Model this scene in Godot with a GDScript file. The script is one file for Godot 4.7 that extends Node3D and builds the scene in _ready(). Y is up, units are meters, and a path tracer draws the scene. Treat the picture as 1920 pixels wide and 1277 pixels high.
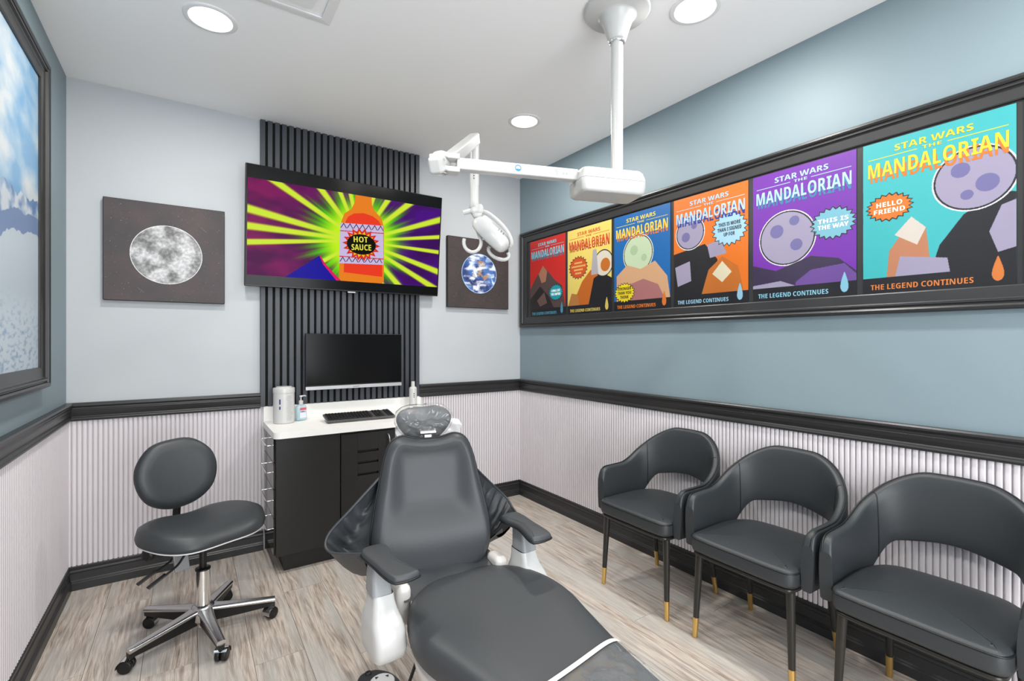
extends Node3D

const W := 2.79          # room width (x), back wall z = 0, left wall x = 0
const FILL_ENERGY := 7.0  # strength of the added fill light behind the camera
const DOWNLIGHT := 1.5
const H := 2.6           # ceiling height
const D := 4.7           # room depth (z)
const FW := Vector3(0.5564, 0, -0.8309)
const RT := Vector3(0.8309, 0, 0.5564)
const UPV := Vector3(0, 1, 0)

var M := {}
var names := {}
var rng := RandomNumberGenerator.new()

# ---------------------------------------------------------------- mesh builder
class MB:
	var v := PackedVector3Array()
	var n := PackedVector3Array()
	var uv := PackedVector2Array()

	func tri(a, b, c, na, nb, nc, ua = Vector2.ZERO, ub = Vector2.ZERO, uc = Vector2.ZERO):
		var g: Vector3 = (b - a).cross(c - a)
		if g.length_squared() < 1e-18:
			return
		if g.dot(na + nb + nc) > 0.0:
			v.append(a); v.append(c); v.append(b)
			n.append(na); n.append(nc); n.append(nb)
			uv.append(ua); uv.append(uc); uv.append(ub)
		else:
			v.append(a); v.append(b); v.append(c)
			n.append(na); n.append(nb); n.append(nc)
			uv.append(ua); uv.append(ub); uv.append(uc)

	func quad(a, b, c, d, out):
		var g: Vector3 = (b - a).cross(c - a)
		if g.length_squared() < 1e-18:
			g = (c - a).cross(d - a)
		g = g.normalized()
		if g.dot(out) < 0.0:
			g = -g
		tri(a, b, c, g, g, g, Vector2(0, 1), Vector2(1, 1), Vector2(1, 0))
		tri(a, c, d, g, g, g, Vector2(0, 1), Vector2(1, 0), Vector2(0, 0))

	# rows of points -> smooth surface (repeat a point or a row for a hard edge)
	func grid(rows: Array, wrap := false, us := 1.0, vs := 1.0):
		var R: int = rows.size()
		var K: int = rows[0].size()
		var nn := []
		var cen := Vector3.ZERO
		for r in rows:
			for p in r:
				cen += p
		cen /= float(R * K)
		var sgn := 0.0
		for i in R:
			var rn := PackedVector3Array()
			var r0: PackedVector3Array = rows[maxi(i - 1, 0)]
			var r1: PackedVector3Array = rows[mini(i + 1, R - 1)]
			var rr: PackedVector3Array = rows[i]
			for j in K:
				var a: Vector3
				var b: Vector3
				if wrap:
					a = rr[(j - 1 + K) % K]
					b = rr[(j + 1) % K]
				else:
					a = rr[maxi(j - 1, 0)]
					b = rr[mini(j + 1, K - 1)]
				var q: Vector3 = (b - a).cross(r1[j] - r0[j])
				if q.length_squared() > 1e-20:
					q = q.normalized()
				else:
					q = Vector3.ZERO
				rn.append(q)
				sgn += (rr[j] - cen).dot(q)
			nn.append(rn)
		for i in R:
			var rn: PackedVector3Array = nn[i]
			for j in K:
				if rn[j] == Vector3.ZERO:
					var s := Vector3.ZERO
					for ii in [i - 1, i + 1]:
						if ii >= 0 and ii < R:
							for q in nn[ii]:
								s += q
					rn[j] = s.normalized() if s.length() > 1e-6 else Vector3.UP
			nn[i] = rn
		var f := -1.0 if sgn < 0.0 else 1.0
		var C: int = K if wrap else K - 1
		for i in R - 1:
			for j in C:
				var j2: int = (j + 1) % K
				var A: Vector3 = rows[i][j]
				var B: Vector3 = rows[i][j2]
				var Cc: Vector3 = rows[i + 1][j2]
				var Dd: Vector3 = rows[i + 1][j]
				var nA: Vector3 = nn[i][j] * f
				var nB: Vector3 = nn[i][j2] * f
				var nC: Vector3 = nn[i + 1][j2] * f
				var nD: Vector3 = nn[i + 1][j] * f
				var uA := Vector2(us * j / C, vs * i / (R - 1))
				var uB := Vector2(us * (j + 1) / C, vs * i / (R - 1))
				var uC := Vector2(us * (j + 1) / C, vs * (i + 1) / (R - 1))
				var uD := Vector2(us * j / C, vs * (i + 1) / (R - 1))
				tri(A, B, Cc, nA, nB, nC, uA, uB, uC)
				tri(A, Cc, Dd, nA, nC, nD, uA, uC, uD)

	func fan(pts: PackedVector3Array, out: Vector3):
		var c := Vector3.ZERO
		for p in pts:
			c += p
		c /= pts.size()
		for i in pts.size():
			tri(c, pts[i], pts[(i + 1) % pts.size()], out, out, out)

	func box(xf: Transform3D, size: Vector3, r := 0.002, k := 1):
		var h := size * 0.5
		r = minf(r, minf(h.x, minf(h.y, h.z)))
		var rows := []
		var nrm := []
		for s in [-1.0, 1.0]:
			for i in k + 1:
				var la: float = (-PI / 2 + PI / 2 * i / k) if s < 0 else (PI / 2 * i / k)
				var row := PackedVector3Array()
				var rn := PackedVector3Array()
				for q in 4:
					for m in k + 1:
						var lo: float = PI / 2 * q + PI / 2 * m / k
						var nv := Vector3(cos(la) * cos(lo), sin(la), cos(la) * sin(lo))
						var sg := Vector3([1, -1, -1, 1][q], s, [1, 1, -1, -1][q])
						var p := nv * r + Vector3(sg.x * (h.x - r), sg.y * (h.y - r), sg.z * (h.z - r))
						row.append(xf * p)
						rn.append((xf.basis.orthonormalized() * nv).normalized())
				rows.append(row)
				nrm.append(rn)
		var K: int = rows[0].size()
		for i in rows.size() - 1:
			for j in K:
				var j2: int = (j + 1) % K
				tri(rows[i][j], rows[i][j2], rows[i + 1][j2], nrm[i][j], nrm[i][j2], nrm[i + 1][j2])
				tri(rows[i][j], rows[i + 1][j2], rows[i + 1][j], nrm[i][j], nrm[i + 1][j2], nrm[i + 1][j])
		var up: Vector3 = (xf.basis * Vector3.UP).normalized()
		fan(rows[0], -up)
		fan(rows[rows.size() - 1], up)

	func lathe(xf: Transform3D, prof: Array, segs := 24):
		var rows := []
		for p in prof:
			var row := PackedVector3Array()
			for j in segs:
				var a := TAU * j / segs
				row.append(xf * Vector3(cos(a) * p.x, p.y, sin(a) * p.x))
			rows.append(row)
		grid(rows, true)

	func tube(pts: Array, rad, segs := 10, caps := true):
		var rows := []
		var N: int = pts.size()
		var t0: Vector3 = (pts[1] - pts[0]).normalized()
		var s: Vector3 = t0.cross(Vector3.UP)
		if s.length() < 0.05:
			s = t0.cross(Vector3.RIGHT)
		s = s.normalized()
		for i in N:
			var t: Vector3 = (pts[mini(i + 1, N - 1)] - pts[maxi(i - 1, 0)]).normalized()
			s = (s - t * s.dot(t)).normalized()
			var b: Vector3 = t.cross(s)
			var r: float = rad[i] if rad is Array else rad
			var row := PackedVector3Array()
			for j in segs:
				var a := TAU * j / segs
				row.append(pts[i] + (s * cos(a) + b * sin(a)) * r)
			rows.append(row)
		grid(rows, true)
		if caps:
			fan(rows[0], (pts[0] - pts[1]).normalized())
			fan(rows[N - 1], (pts[N - 1] - pts[N - 2]).normalized())

	func prism(poly: PackedVector2Array, xf: Transform3D, depth: float):
		var idx := Geometry2D.triangulate_polygon(poly)
		var zf := xf.basis.z.normalized()
		for z in [0.0, depth]:
			var o: Vector3 = zf if z > 0.0 else -zf
			for i in range(0, idx.size(), 3):
				var a := poly[idx[i]]
				var b := poly[idx[i + 1]]
				var c := poly[idx[i + 2]]
				tri(xf * Vector3(a.x, a.y, z), xf * Vector3(b.x, b.y, z), xf * Vector3(c.x, c.y, z), o, o, o)
		var cen := Vector2.ZERO
		for p in poly:
			cen += p
		cen /= poly.size()
		for i in poly.size():
			var a := poly[i]
			var b := poly[(i + 1) % poly.size()]
			var e := (b - a).orthogonal()
			if e.dot(a - cen) < 0.0:
				e = -e
			quad(xf * Vector3(a.x, a.y, 0), xf * Vector3(b.x, b.y, 0), xf * Vector3(b.x, b.y, depth), xf * Vector3(a.x, a.y, depth), xf.basis * Vector3(e.x, e.y, 0))

	func mesh() -> ArrayMesh:
		var arr := []
		arr.resize(Mesh.ARRAY_MAX)
		arr[Mesh.ARRAY_VERTEX] = v
		arr[Mesh.ARRAY_NORMAL] = n
		arr[Mesh.ARRAY_TEX_UV] = uv
		var m := ArrayMesh.new()
		m.add_surface_from_arrays(Mesh.PRIMITIVE_TRIANGLES, arr)
		return m

# ---------------------------------------------------------------- helpers
func at(x, y, z) -> Transform3D:
	return Transform3D(Basis(), Vector3(x, y, z))

func numbered(called: String) -> String:
	if not names.has(called):
		names[called] = 0
		return called
	names[called] += 1
	return "%s_%03d" % [called, names[called]]

func thing(called, label, category, where := Vector3.ZERO, turn := 0.0, group := "") -> Node3D:
	var o := Node3D.new()
	o.name = numbered(called)
	add_child(o)
	o.position = where
	o.rotation.y = turn
	o.set_meta("label", label)
	o.set_meta("category", category)
	if group:
		o.set_meta("group", group)
	return o

func part(parent: Node, called: String, mb, mat: Material, label := "") -> MeshInstance3D:
	var o := MeshInstance3D.new()
	o.name = called
	o.mesh = mb if mb is Mesh else mb.mesh()
	o.material_override = mat
	parent.add_child(o, true)
	if label:
		o.set_meta("label", label)
	return o

func struct(called: String, mb, mat: Material, label := "") -> MeshInstance3D:
	var o := part(self, called, mb, mat)
	o.set_meta("kind", "structure")
	if label:
		o.set_meta("label", label)
	return o

func bx(size: Vector3, xf := Transform3D(), r := 0.002, k := 1) -> MB:
	var m := MB.new()
	m.box(xf, size, r, k)
	return m

func mat(c: Color, rough := 0.5, metal := 0.0, spec := 0.5) -> StandardMaterial3D:
	var m := StandardMaterial3D.new()
	m.albedo_color = c
	m.roughness = rough
	m.metallic = metal
	m.metallic_specular = spec
	m.cull_mode = BaseMaterial3D.CULL_DISABLED
	return m

func tex_mat(img: Image, rough := 0.6) -> StandardMaterial3D:
	var m := mat(Color.WHITE, rough)
	m.albedo_texture = ImageTexture.create_from_image(img)
	return m

func hard(pts: Array) -> PackedVector3Array:
	var o := PackedVector3Array()
	for p in pts:
		o.append(p)
		o.append(p)
	return o

func spline(ctrl: Array, n: int, closed := false) -> Array:
	var o := []
	var K: int = ctrl.size()
	var segs: int = K if closed else K - 1
	for s in segs:
		for i in n:
			var t := float(i) / n
			var p0
			var p3
			var p1 = ctrl[s]
			var p2 = ctrl[(s + 1) % K]
			if closed:
				p0 = ctrl[(s - 1 + K) % K]
				p3 = ctrl[(s + 2) % K]
			else:
				p0 = ctrl[maxi(s - 1, 0)]
				p3 = ctrl[mini(s + 2, K - 1)]
			o.append(p1.cubic_interpolate(p2, p0, p3, t))
	if not closed:
		o.append(ctrl[K - 1])
	return o

# closed plan outline (x, z) + list of [inset, y] -> upholstered pad
func pad(mb: MB, outline: Array, prof: Array, dome := 0.0, rings := 5, warp = null):
	var K: int = outline.size()
	var cen := Vector2.ZERO
	for p in outline:
		cen += p
	cen /= K
	var nrm := []
	var area := 0.0
	for j in K:
		area += outline[j].cross(outline[(j + 1) % K])
	for j in K:
		var t: Vector2 = (outline[(j + 1) % K] - outline[(j - 1 + K) % K]).normalized()
		nrm.append(Vector2(t.y, -t.x) * (1.0 if area > 0 else -1.0))
	var rows := []
	var mk = func(q: Vector2, y: float) -> Vector3:
		var p := Vector3(q.x, y, q.y)
		return warp.call(p) if warp != null else p
	var row0 := PackedVector3Array()
	var c0: Vector3 = mk.call(cen, prof[0][1])
	for j in K:
		row0.append(c0)
	rows.append(row0)
	for pr in prof:
		var row := PackedVector3Array()
		for j in K:
			row.append(mk.call(outline[j] - nrm[j] * pr[0], pr[1]))
		rows.append(row)
	var last = prof[prof.size() - 1]
	for r in range(1, rings + 1):
		var f := 1.0 - float(r) / rings
		var row := PackedVector3Array()
		for j in K:
			var q: Vector2 = outline[j] - nrm[j] * last[0]
			row.append(mk.call(cen + (q - cen) * f, last[1] + dome * (1.0 - f * f)))
		rows.append(row)
	mb.grid(rows, true)

func loop_at(outline: Array, inset: float, y: float, warp = null) -> Array:
	var K: int = outline.size()
	var o := []
	var area := 0.0
	for j in K:
		area += outline[j].cross(outline[(j + 1) % K])
	for j in K + 1:
		var t: Vector2 = (outline[(j + 1) % K] - outline[(j - 1 + K) % K]).normalized()
		var nn := Vector2(t.y, -t.x) * (1.0 if area > 0 else -1.0)
		var q: Vector2 = outline[j % K] - nn * inset
		var p := Vector3(q.x, y, q.y)
		o.append(warp.call(p) if warp != null else p)
	return o

func roll(r: float, y0: float, y1: float, steps := 4) -> Array:
	var o := []
	for i in steps + 1:
		var a := PI / 2 * i / steps
		o.append([r * (1 - sin(a)), y0 + r * (1 - cos(a))])
	for i in steps + 1:
		var a := PI / 2 * i / steps
		o.append([r * (1 - cos(a)), y1 - r * (1 - sin(a))])
	return o

var font_bold: SystemFont

func text(parent: Node, called: String, s: String, cx: float, cy: float, z: float, w: float, h: float, m: Material) -> MeshInstance3D:
	var t := TextMesh.new()
	t.font = font_bold
	t.font_size = 48
	t.pixel_size = 0.01
	t.depth = 0.02
	t.text = s
	var bb := t.get_aabb()
	var o := MeshInstance3D.new()
	o.name = called
	o.mesh = t
	o.material_override = m
	parent.add_child(o, true)
	var sx: float = w / maxf(bb.size.x, 0.001)
	var sy: float = h / maxf(bb.size.y, 0.001)
	var c := bb.get_center()
	o.transform = Transform3D(Basis().scaled(Vector3(sx, sy, 0.04)), Vector3(cx - c.x * sx, cy - c.y * sy, z - c.z * 0.04))
	return o

# straight moulding: profile = [depth from wall, height], along a wall from a to b, out = direction into the room
func moulding(a: Vector3, b: Vector3, out: Vector3, prof: Array, mitre_a := 0.0, mitre_b := 0.0) -> MB:
	var m := MB.new()
	var dir := (b - a).normalized()
	var ra := []
	var rb := []
	for p in prof:
		ra.append(a + out * p[0] + UPV * p[1] + dir * p[0] * mitre_a)
		rb.append(b + out * p[0] + UPV * p[1] - dir * p[0] * mitre_b)
	m.grid([hard(ra), hard(rb)])
	m.fan(PackedVector3Array(ra), -dir)
	m.fan(PackedVector3Array(rb), dir)
	return m

# rectangular frame in the local xy plane (centre at origin), profile = [inward offset, depth]
func frame_sides(parent: Node, w: float, h: float, prof: Array, m: Material):
	var cs := [Vector2(-1, -1), Vector2(1, -1), Vector2(1, 1), Vector2(-1, 1)]
	for s in 4:
		var mb := MB.new()
		var A = cs[s]
		var B = cs[(s + 1) % 4]
		var ra := []
		var rb := []
		for p in prof:
			ra.append(Vector3(A.x * (w / 2 - p[0]), A.y * (h / 2 - p[0]), p[1]))
			rb.append(Vector3(B.x * (w / 2 - p[0]), B.y * (h / 2 - p[0]), p[1]))
		mb.grid([hard(ra), hard(rb)])
		part(parent, "moulding", mb, m)

# ---------------------------------------------------------------- pictures
func make_img(w: int, h: int, f: Callable) -> Image:
	var d := PackedByteArray()
	d.resize(w * h * 3)
	var k := 0
	for y in h:
		for x in w:
			var c: Color = f.call((x + 0.5) / w, (y + 0.5) / h)
			d[k] = int(clampf(c.r, 0, 1) * 255.0)
			d[k + 1] = int(clampf(c.g, 0, 1) * 255.0)
			d[k + 2] = int(clampf(c.b, 0, 1) * 255.0)
			k += 3
	return Image.create_from_data(w, h, false, Image.FORMAT_RGB8, d)

func poly(im: Image, pts: Array, c: Color):
	var pp := PackedVector2Array()
	var lo := Vector2(1e9, 1e9)
	var hi := Vector2(-1e9, -1e9)
	for p in pts:
		var q := Vector2(p.x * im.get_width(), p.y * im.get_height())
		pp.append(q)
		lo = lo.min(q)
		hi = hi.max(q)
	for y in range(maxi(0, int(lo.y)), mini(im.get_height(), int(hi.y) + 1)):
		for x in range(maxi(0, int(lo.x)), mini(im.get_width(), int(hi.x) + 1)):
			if Geometry2D.is_point_in_polygon(Vector2(x + 0.5, y + 0.5), pp):
				im.set_pixel(x, y, c)

func disc(im: Image, cx: float, cy: float, r: float, c: Color, ry := -1.0):
	var pts := []
	var asp := float(im.get_width()) / im.get_height()
	for i in 48:
		var a := TAU * i / 48
		pts.append(Vector2(cx + cos(a) * r, cy + sin(a) * (r * asp if ry < 0 else ry)))
	poly(im, pts, c)

func burst(im: Image, cx: float, cy: float, rx: float, ry: float, c: Color, line: Color):
	for pass_i in 2:
		var pts := []
		var k := 0.012 if pass_i == 0 else 0.0
		for i in 40:
			var a := TAU * i / 40
			var f := 1.0 if i % 2 == 0 else 0.82
			pts.append(Vector2(cx + cos(a) * (rx * f + k), cy + sin(a) * (ry * f + k * 0.7)))
		poly(im, pts, line if pass_i == 0 else c)

func noise(sd: int, freq: float, oct := 4, type := FastNoiseLite.TYPE_SIMPLEX_SMOOTH) -> FastNoiseLite:
	var n := FastNoiseLite.new()
	n.seed = sd
	n.frequency = freq
	n.noise_type = type
	n.fractal_octaves = oct
	return n

func wood_img(sd: int) -> Image:
	var n1 := noise(sd, 1.0, 4)
	var n2 := noise(sd + 50, 1.0, 3)
	var n3 := noise(sd + 90, 1.0, 2)
	var A := Color(0.80, 0.755, 0.71)
	var B := Color(0.45, 0.385, 0.345)
	var G := Color(0.74, 0.73, 0.71)
	return make_img(224, 1120, func(u, v):
		var warp: float = n3.get_noise_2d(u * 3.0, v * 2.2) * 0.10
		var g: float = n1.get_noise_2d((u + warp * 0.6) * 8.0, v * 2.6)
		var fine: float = n2.get_noise_2d((u + warp * 0.6) * 50.0, v * 10.0)
		var big: float = n3.get_noise_2d(u * 1.3 + 7.0, v * 1.5 + 3.0)
		var k: float = clampf(0.32 + g * 0.62 + fine * 0.52 + big * 0.25, 0.0, 1.0)
		var c: Color = A.lerp(B, k)
		return c.lerp(G, clampf(0.35 + big * 0.9, 0.0, 0.75)))

func stars(im: Image, count: int, sd: int):
	var r := RandomNumberGenerator.new()
	r.seed = sd
	for i in count:
		var x := r.randi_range(2, im.get_width() - 3)
		var y := r.randi_range(2, im.get_height() - 3)
		var b := r.randf_range(0.35, 0.9)
		im.set_pixel(x, y, Color(b, b, b * 0.97))
		if r.randf() < 0.12:
			im.set_pixel(x + 1, y, Color(b, b, b) * 0.9)
			im.set_pixel(x, y + 1, Color(b, b, b) * 0.9)

func moon_img() -> Image:
	var n1 := noise(3, 1.0, 5)
	var n2 := noise(9, 1.0, 4)
	var n3 := noise(21, 1.0, 3)
	var im := make_img(448, 448, func(u, v):
		var d := Vector2(u - 0.5, v - 0.52).length()
		var f: float = n3.get_noise_2d(u * 2.5, v * 2.5)
		var bg := Color(0.29, 0.265, 0.27) + Color(0.02, 0.008, 0.006) * (f * 2.0)
		if d > 0.302:
			return bg
		var a: float = n1.get_noise_2d(u * 4.2, v * 4.2)
		var b: float = n2.get_noise_2d(u * 24.0, v * 24.0)
		var g: float = 0.62 + clampf(a * 0.50, -0.17, 0.12) + b * 0.14
		if d > 0.296:
			g = 0.84
		return Color(g, g, g * 1.01))
	stars(im, 380, 4)
	for s in [Vector2(0.79, 0.20), Vector2(0.26, 0.87)]:
		for i in 20:
			im.set_pixel(int((s.x + i * 0.0026) * 448), int((s.y + i * 0.0024) * 448), Color(0.62, 0.6, 0.58))
	return im

func earth_img() -> Image:
	var n1 := noise(33, 1.0, 5)
	var n2 := noise(49, 1.0, 5)
	var n3 := noise(61, 1.0, 3)
	var im := make_img(448, 448, func(u, v):
		var d := Vector2(u - 0.50, v - 0.50).length()
		var f: float = n3.get_noise_2d(u * 2.5, v * 2.5)
		var bg := Color(0.225, 0.195, 0.195) + Color(0.02, 0.006, 0.01) * (f * 2.0)
		if d > 0.29:
			return bg
		var cl: float = n1.get_noise_2d(u * 5.0 + n2.get_noise_2d(u * 4.0, v * 4.0) * 0.6, v * 8.0)
		var land: float = n2.get_noise_2d(u * 4.0 + 5.0, v * 4.0)
		var c := Color(0.27, 0.42, 0.68).lerp(Color(0.10, 0.14, 0.32), clampf(n3.get_noise_2d(u * 3 + 2, v * 3) * 1.4 + 0.4, 0, 1))
		if land > 0.05 and Vector2(u - 0.52, v - 0.46).length() < 0.15:
			c = Color(0.60, 0.48, 0.38)
		c = c.lerp(Color(0.90, 0.92, 0.96), clampf(cl * 1.8 + 0.30, 0.0, 0.92))
		if d > 0.282:
			c = Color(0.62, 0.76, 0.92)
		return c)
	stars(im, 620, 8)
	return im

func tv_img() -> Image:
	var w := 960
	var h := 440
	var nf := noise(5, 1.0, 3)
	var rays := [[-2.97, 0.055], [-2.62, 0.05], [-3.12, 0.05], [3.02, 0.04], [2.55, 0.05], [-2.28, 0.06], [-2.0, 0.05], [-1.02, 0.06], [-0.72, 0.06], [-0.36, 0.05], [-0.16, 0.035], [0.03, 0.035], [0.27, 0.05], [0.47, 0.05], [0.78, 0.06], [1.05, 0.06], [-1.8, 0.05], [-1.3, 0.05]]
	var im := make_img(w, h, func(u, v):
		var p := Vector2((u - 0.535) * 2.18, v - 0.52)
		var r := p.length()
		var a := p.angle()
		var bg := Color(0.52, 0.08, 0.36).lerp(Color(0.30, 0.05, 0.52), smoothstep(0.0, 0.9, u))
		bg = bg.lerp(Color(0.20, 0.03, 0.26), clampf(nf.get_noise_2d(u * 3, v * 3) * 0.8 + 0.25, 0, 0.6))
		var green: float = smoothstep(0.74, 0.30, r + nf.get_noise_2d(cos(a) * 6.0, sin(a) * 6.0) * 0.22)
		var c := bg.lerp(Color(0.30, 0.86, 0.04), green * 0.95)
		c = c.lerp(Color(0.80, 0.98, 0.10), smoothstep(0.52, 0.26, r))
		for q in rays:
			var da: float = absf(angle_difference(a, q[0]))
			var k: float = smoothstep(q[1] * 1.15, q[1] * 0.45, da * (0.55 + r * 0.55))
			c = c.lerp(Color(0.84, 0.95, 0.22), k * smoothstep(0.06, 0.3, r))
		return c)
	# blue cone in the lower left corner, with a pink rim
	poly(im, [Vector2(0.17, 1), Vector2(0.335, 0.735), Vector2(0.36, 0.82), Vector2(0.435, 0.985), Vector2(0.43, 1)], Color(0.93, 0.05, 0.40))
	poly(im, [Vector2(0.17, 1), Vector2(0.33, 0.735), Vector2(0.35, 0.83), Vector2(0.418, 1)], Color(0.09, 0.05, 0.62))
	# bottle
	var neck := [Vector2(0.505, 0), Vector2(0.50, 0.10), Vector2(0.485, 0.17), Vector2(0.45, 0.23), Vector2(0.435, 0.33), Vector2(0.43, 0.97), Vector2(0.44, 1.0), Vector2(0.665, 1.0), Vector2(0.675, 0.97), Vector2(0.665, 0.33), Vector2(0.65, 0.23), Vector2(0.61, 0.15), Vector2(0.595, 0.09), Vector2(0.59, 0)]
	poly(im, neck, Color(0.95, 0.52, 0.12))
	poly(im, [Vector2(0.455, 0.9), Vector2(0.455, 0.33), Vector2(0.47, 0.26), Vector2(0.50, 0.215), Vector2(0.55, 0.195), Vector2(0.60, 0.215), Vector2(0.635, 0.26), Vector2(0.655, 0.33), Vector2(0.665, 0.92)], Color(0.96, 0.24, 0.13))
	poly(im, [Vector2(0.43, 0.34), Vector2(0.66, 0.31), Vector2(0.67, 0.775), Vector2(0.43, 0.80)], Color(0.82, 0.76, 0.92))
	for s in [[0.335, 0.395], [0.72, 0.785]]:
		for i in 7:
			var x0: float = 0.432 + i * 0.033
			var y0: float = s[0] - i * 0.004
			poly(im, [Vector2(x0, y0 + 0.06), Vector2(x0 + 0.016, y0), Vector2(x0 + 0.033, y0 + 0.06), Vector2(x0 + 0.029, y0 + 0.06), Vector2(x0 + 0.016, y0 + 0.015), Vector2(x0 + 0.004, y0 + 0.06)], Color(0.08, 0.06, 0.15))
	poly(im, [Vector2(0.43, 0.425), Vector2(0.665, 0.395), Vector2(0.665, 0.405), Vector2(0.43, 0.435)], Color(0.85, 0.2, 0.18))
	poly(im, [Vector2(0.43, 0.715), Vector2(0.67, 0.70), Vector2(0.67, 0.71), Vector2(0.43, 0.725)], Color(0.85, 0.2, 0.18))
	for k in 2:
		var pts := []
		for i in 36:
			var a := TAU * i / 36
			var f: float = (1.0 if i % 2 == 0 else 0.74) * (1.0 if k == 0 else 0.80)
			pts.append(Vector2(0.545 + cos(a) * 0.102 * f, 0.56 + sin(a) * 0.195 * f))
		poly(im, pts, [Color(0.88, 0.16, 0.12), Color(0.96, 0.78, 0.15)][k])
	disc(im, 0.545, 0.56, 0.078, Color(0.05, 0.04, 0.02), 0.118)
	return im

func snow_img() -> Image:
	var n1 := noise(71, 1.0, 5)
	var n2 := noise(75, 1.0, 4)
	return make_img(384, 512, func(u, v):
		var hill: float = 0.60 - u * 0.10 + n1.get_noise_2d(u * 3.0, 0.5) * 0.05
		var ridge: float = 0.44 + n2.get_noise_2d(u * 5.0, 9.0) * 0.07
		var c: Color
		if v < ridge:
			var k: float = clampf(n1.get_noise_2d(u * 2.6, v * 4.0) * 1.5 + 0.45, 0, 1)
			c = Color(0.52, 0.74, 0.92).lerp(Color(0.93, 0.96, 0.98), k)
		elif v < hill:
			var k2: float = clampf(n2.get_noise_2d(u * 9.0, v * 9.0) * 1.6 + 0.55, 0, 1)
			c = Color(0.45, 0.60, 0.80).lerp(Color(0.90, 0.94, 0.98), k2)
		elif v < hill + 0.06 + 0.02 * n1.get_noise_2d(u * 8.0, 3.0):
			c = Color(0.52, 0.62, 0.80)
		else:
			var g: float = n2.get_noise_2d(u * 22.0, v * 44.0)
			c = Color(0.86, 0.92, 0.97).lerp(Color(0.40, 0.56, 0.74), clampf(g * 1.1 * smoothstep(0.72, 0.92, v), 0, 0.6))
		return c)

# ---------------------------------------------------------------- build
func _ready():
	rng.seed = 7
	# camera
	var cam := Camera3D.new()
	cam.name = "camera"
	cam.fov = 70.585
	cam.near = 0.05
	add_child(cam)
	cam.position = Vector3(0.519, 1.265, 3.272)
	cam.rotation_degrees.y = -33.807
	cam.current = true
	# environment
	var we := WorldEnvironment.new()
	we.name = "environment"
	var env := Environment.new()
	env.background_mode = Environment.BG_COLOR
	env.background_color = Color(0.02, 0.02, 0.02)
	env.tonemap_mode = Environment.TONE_MAPPER_LINEAR
	env.tonemap_exposure = 1.0
	env.sdfgi_enabled = true
	env.ssao_enabled = true
	env.ssil_enabled = true
	we.environment = env
	add_child(we)
	# added fill light behind the camera, softens and brightens the whole room
	var fill_lamp := AreaLight3D.new()
	fill_lamp.name = "added_fill_light"
	fill_lamp.area_size = Vector2(1.88, 2.24)
	fill_lamp.light_color = Color(0.97, 0.985, 1.0)
	fill_lamp.light_energy = FILL_ENERGY
	fill_lamp.area_range = 14.0
	fill_lamp.shadow_enabled = true
	add_child(fill_lamp)
	fill_lamp.position = Vector3(1.16, 1.18, D + 0.02)
	font_bold = SystemFont.new()
	font_bold.font_names = PackedStringArray(["Droid Sans"])
	font_bold.font_weight = 700
	make_materials()
	make_room()
	make_ceiling_fittings()
	make_wall_things()
	make_desk()
	make_dental_chair()
	make_stool()
	make_armchairs()
	make_operatory_light()

func bumpy(m: StandardMaterial3D, sd: int, freq: float, size: int, scale: float, strength: float, tri_scale: float):
	var nz := noise(sd, freq, 3)
	nz.fractal_type = FastNoiseLite.FRACTAL_FBM
	var im := nz.get_seamless_image(size, size)
	im.convert(Image.FORMAT_RGBA8)
	im.bump_map_to_normal_map(strength)
	m.normal_enabled = true
	m.normal_texture = ImageTexture.create_from_image(im)
	m.normal_scale = scale
	m.uv1_triplanar = true
	m.uv1_scale = Vector3.ONE * tri_scale

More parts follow.
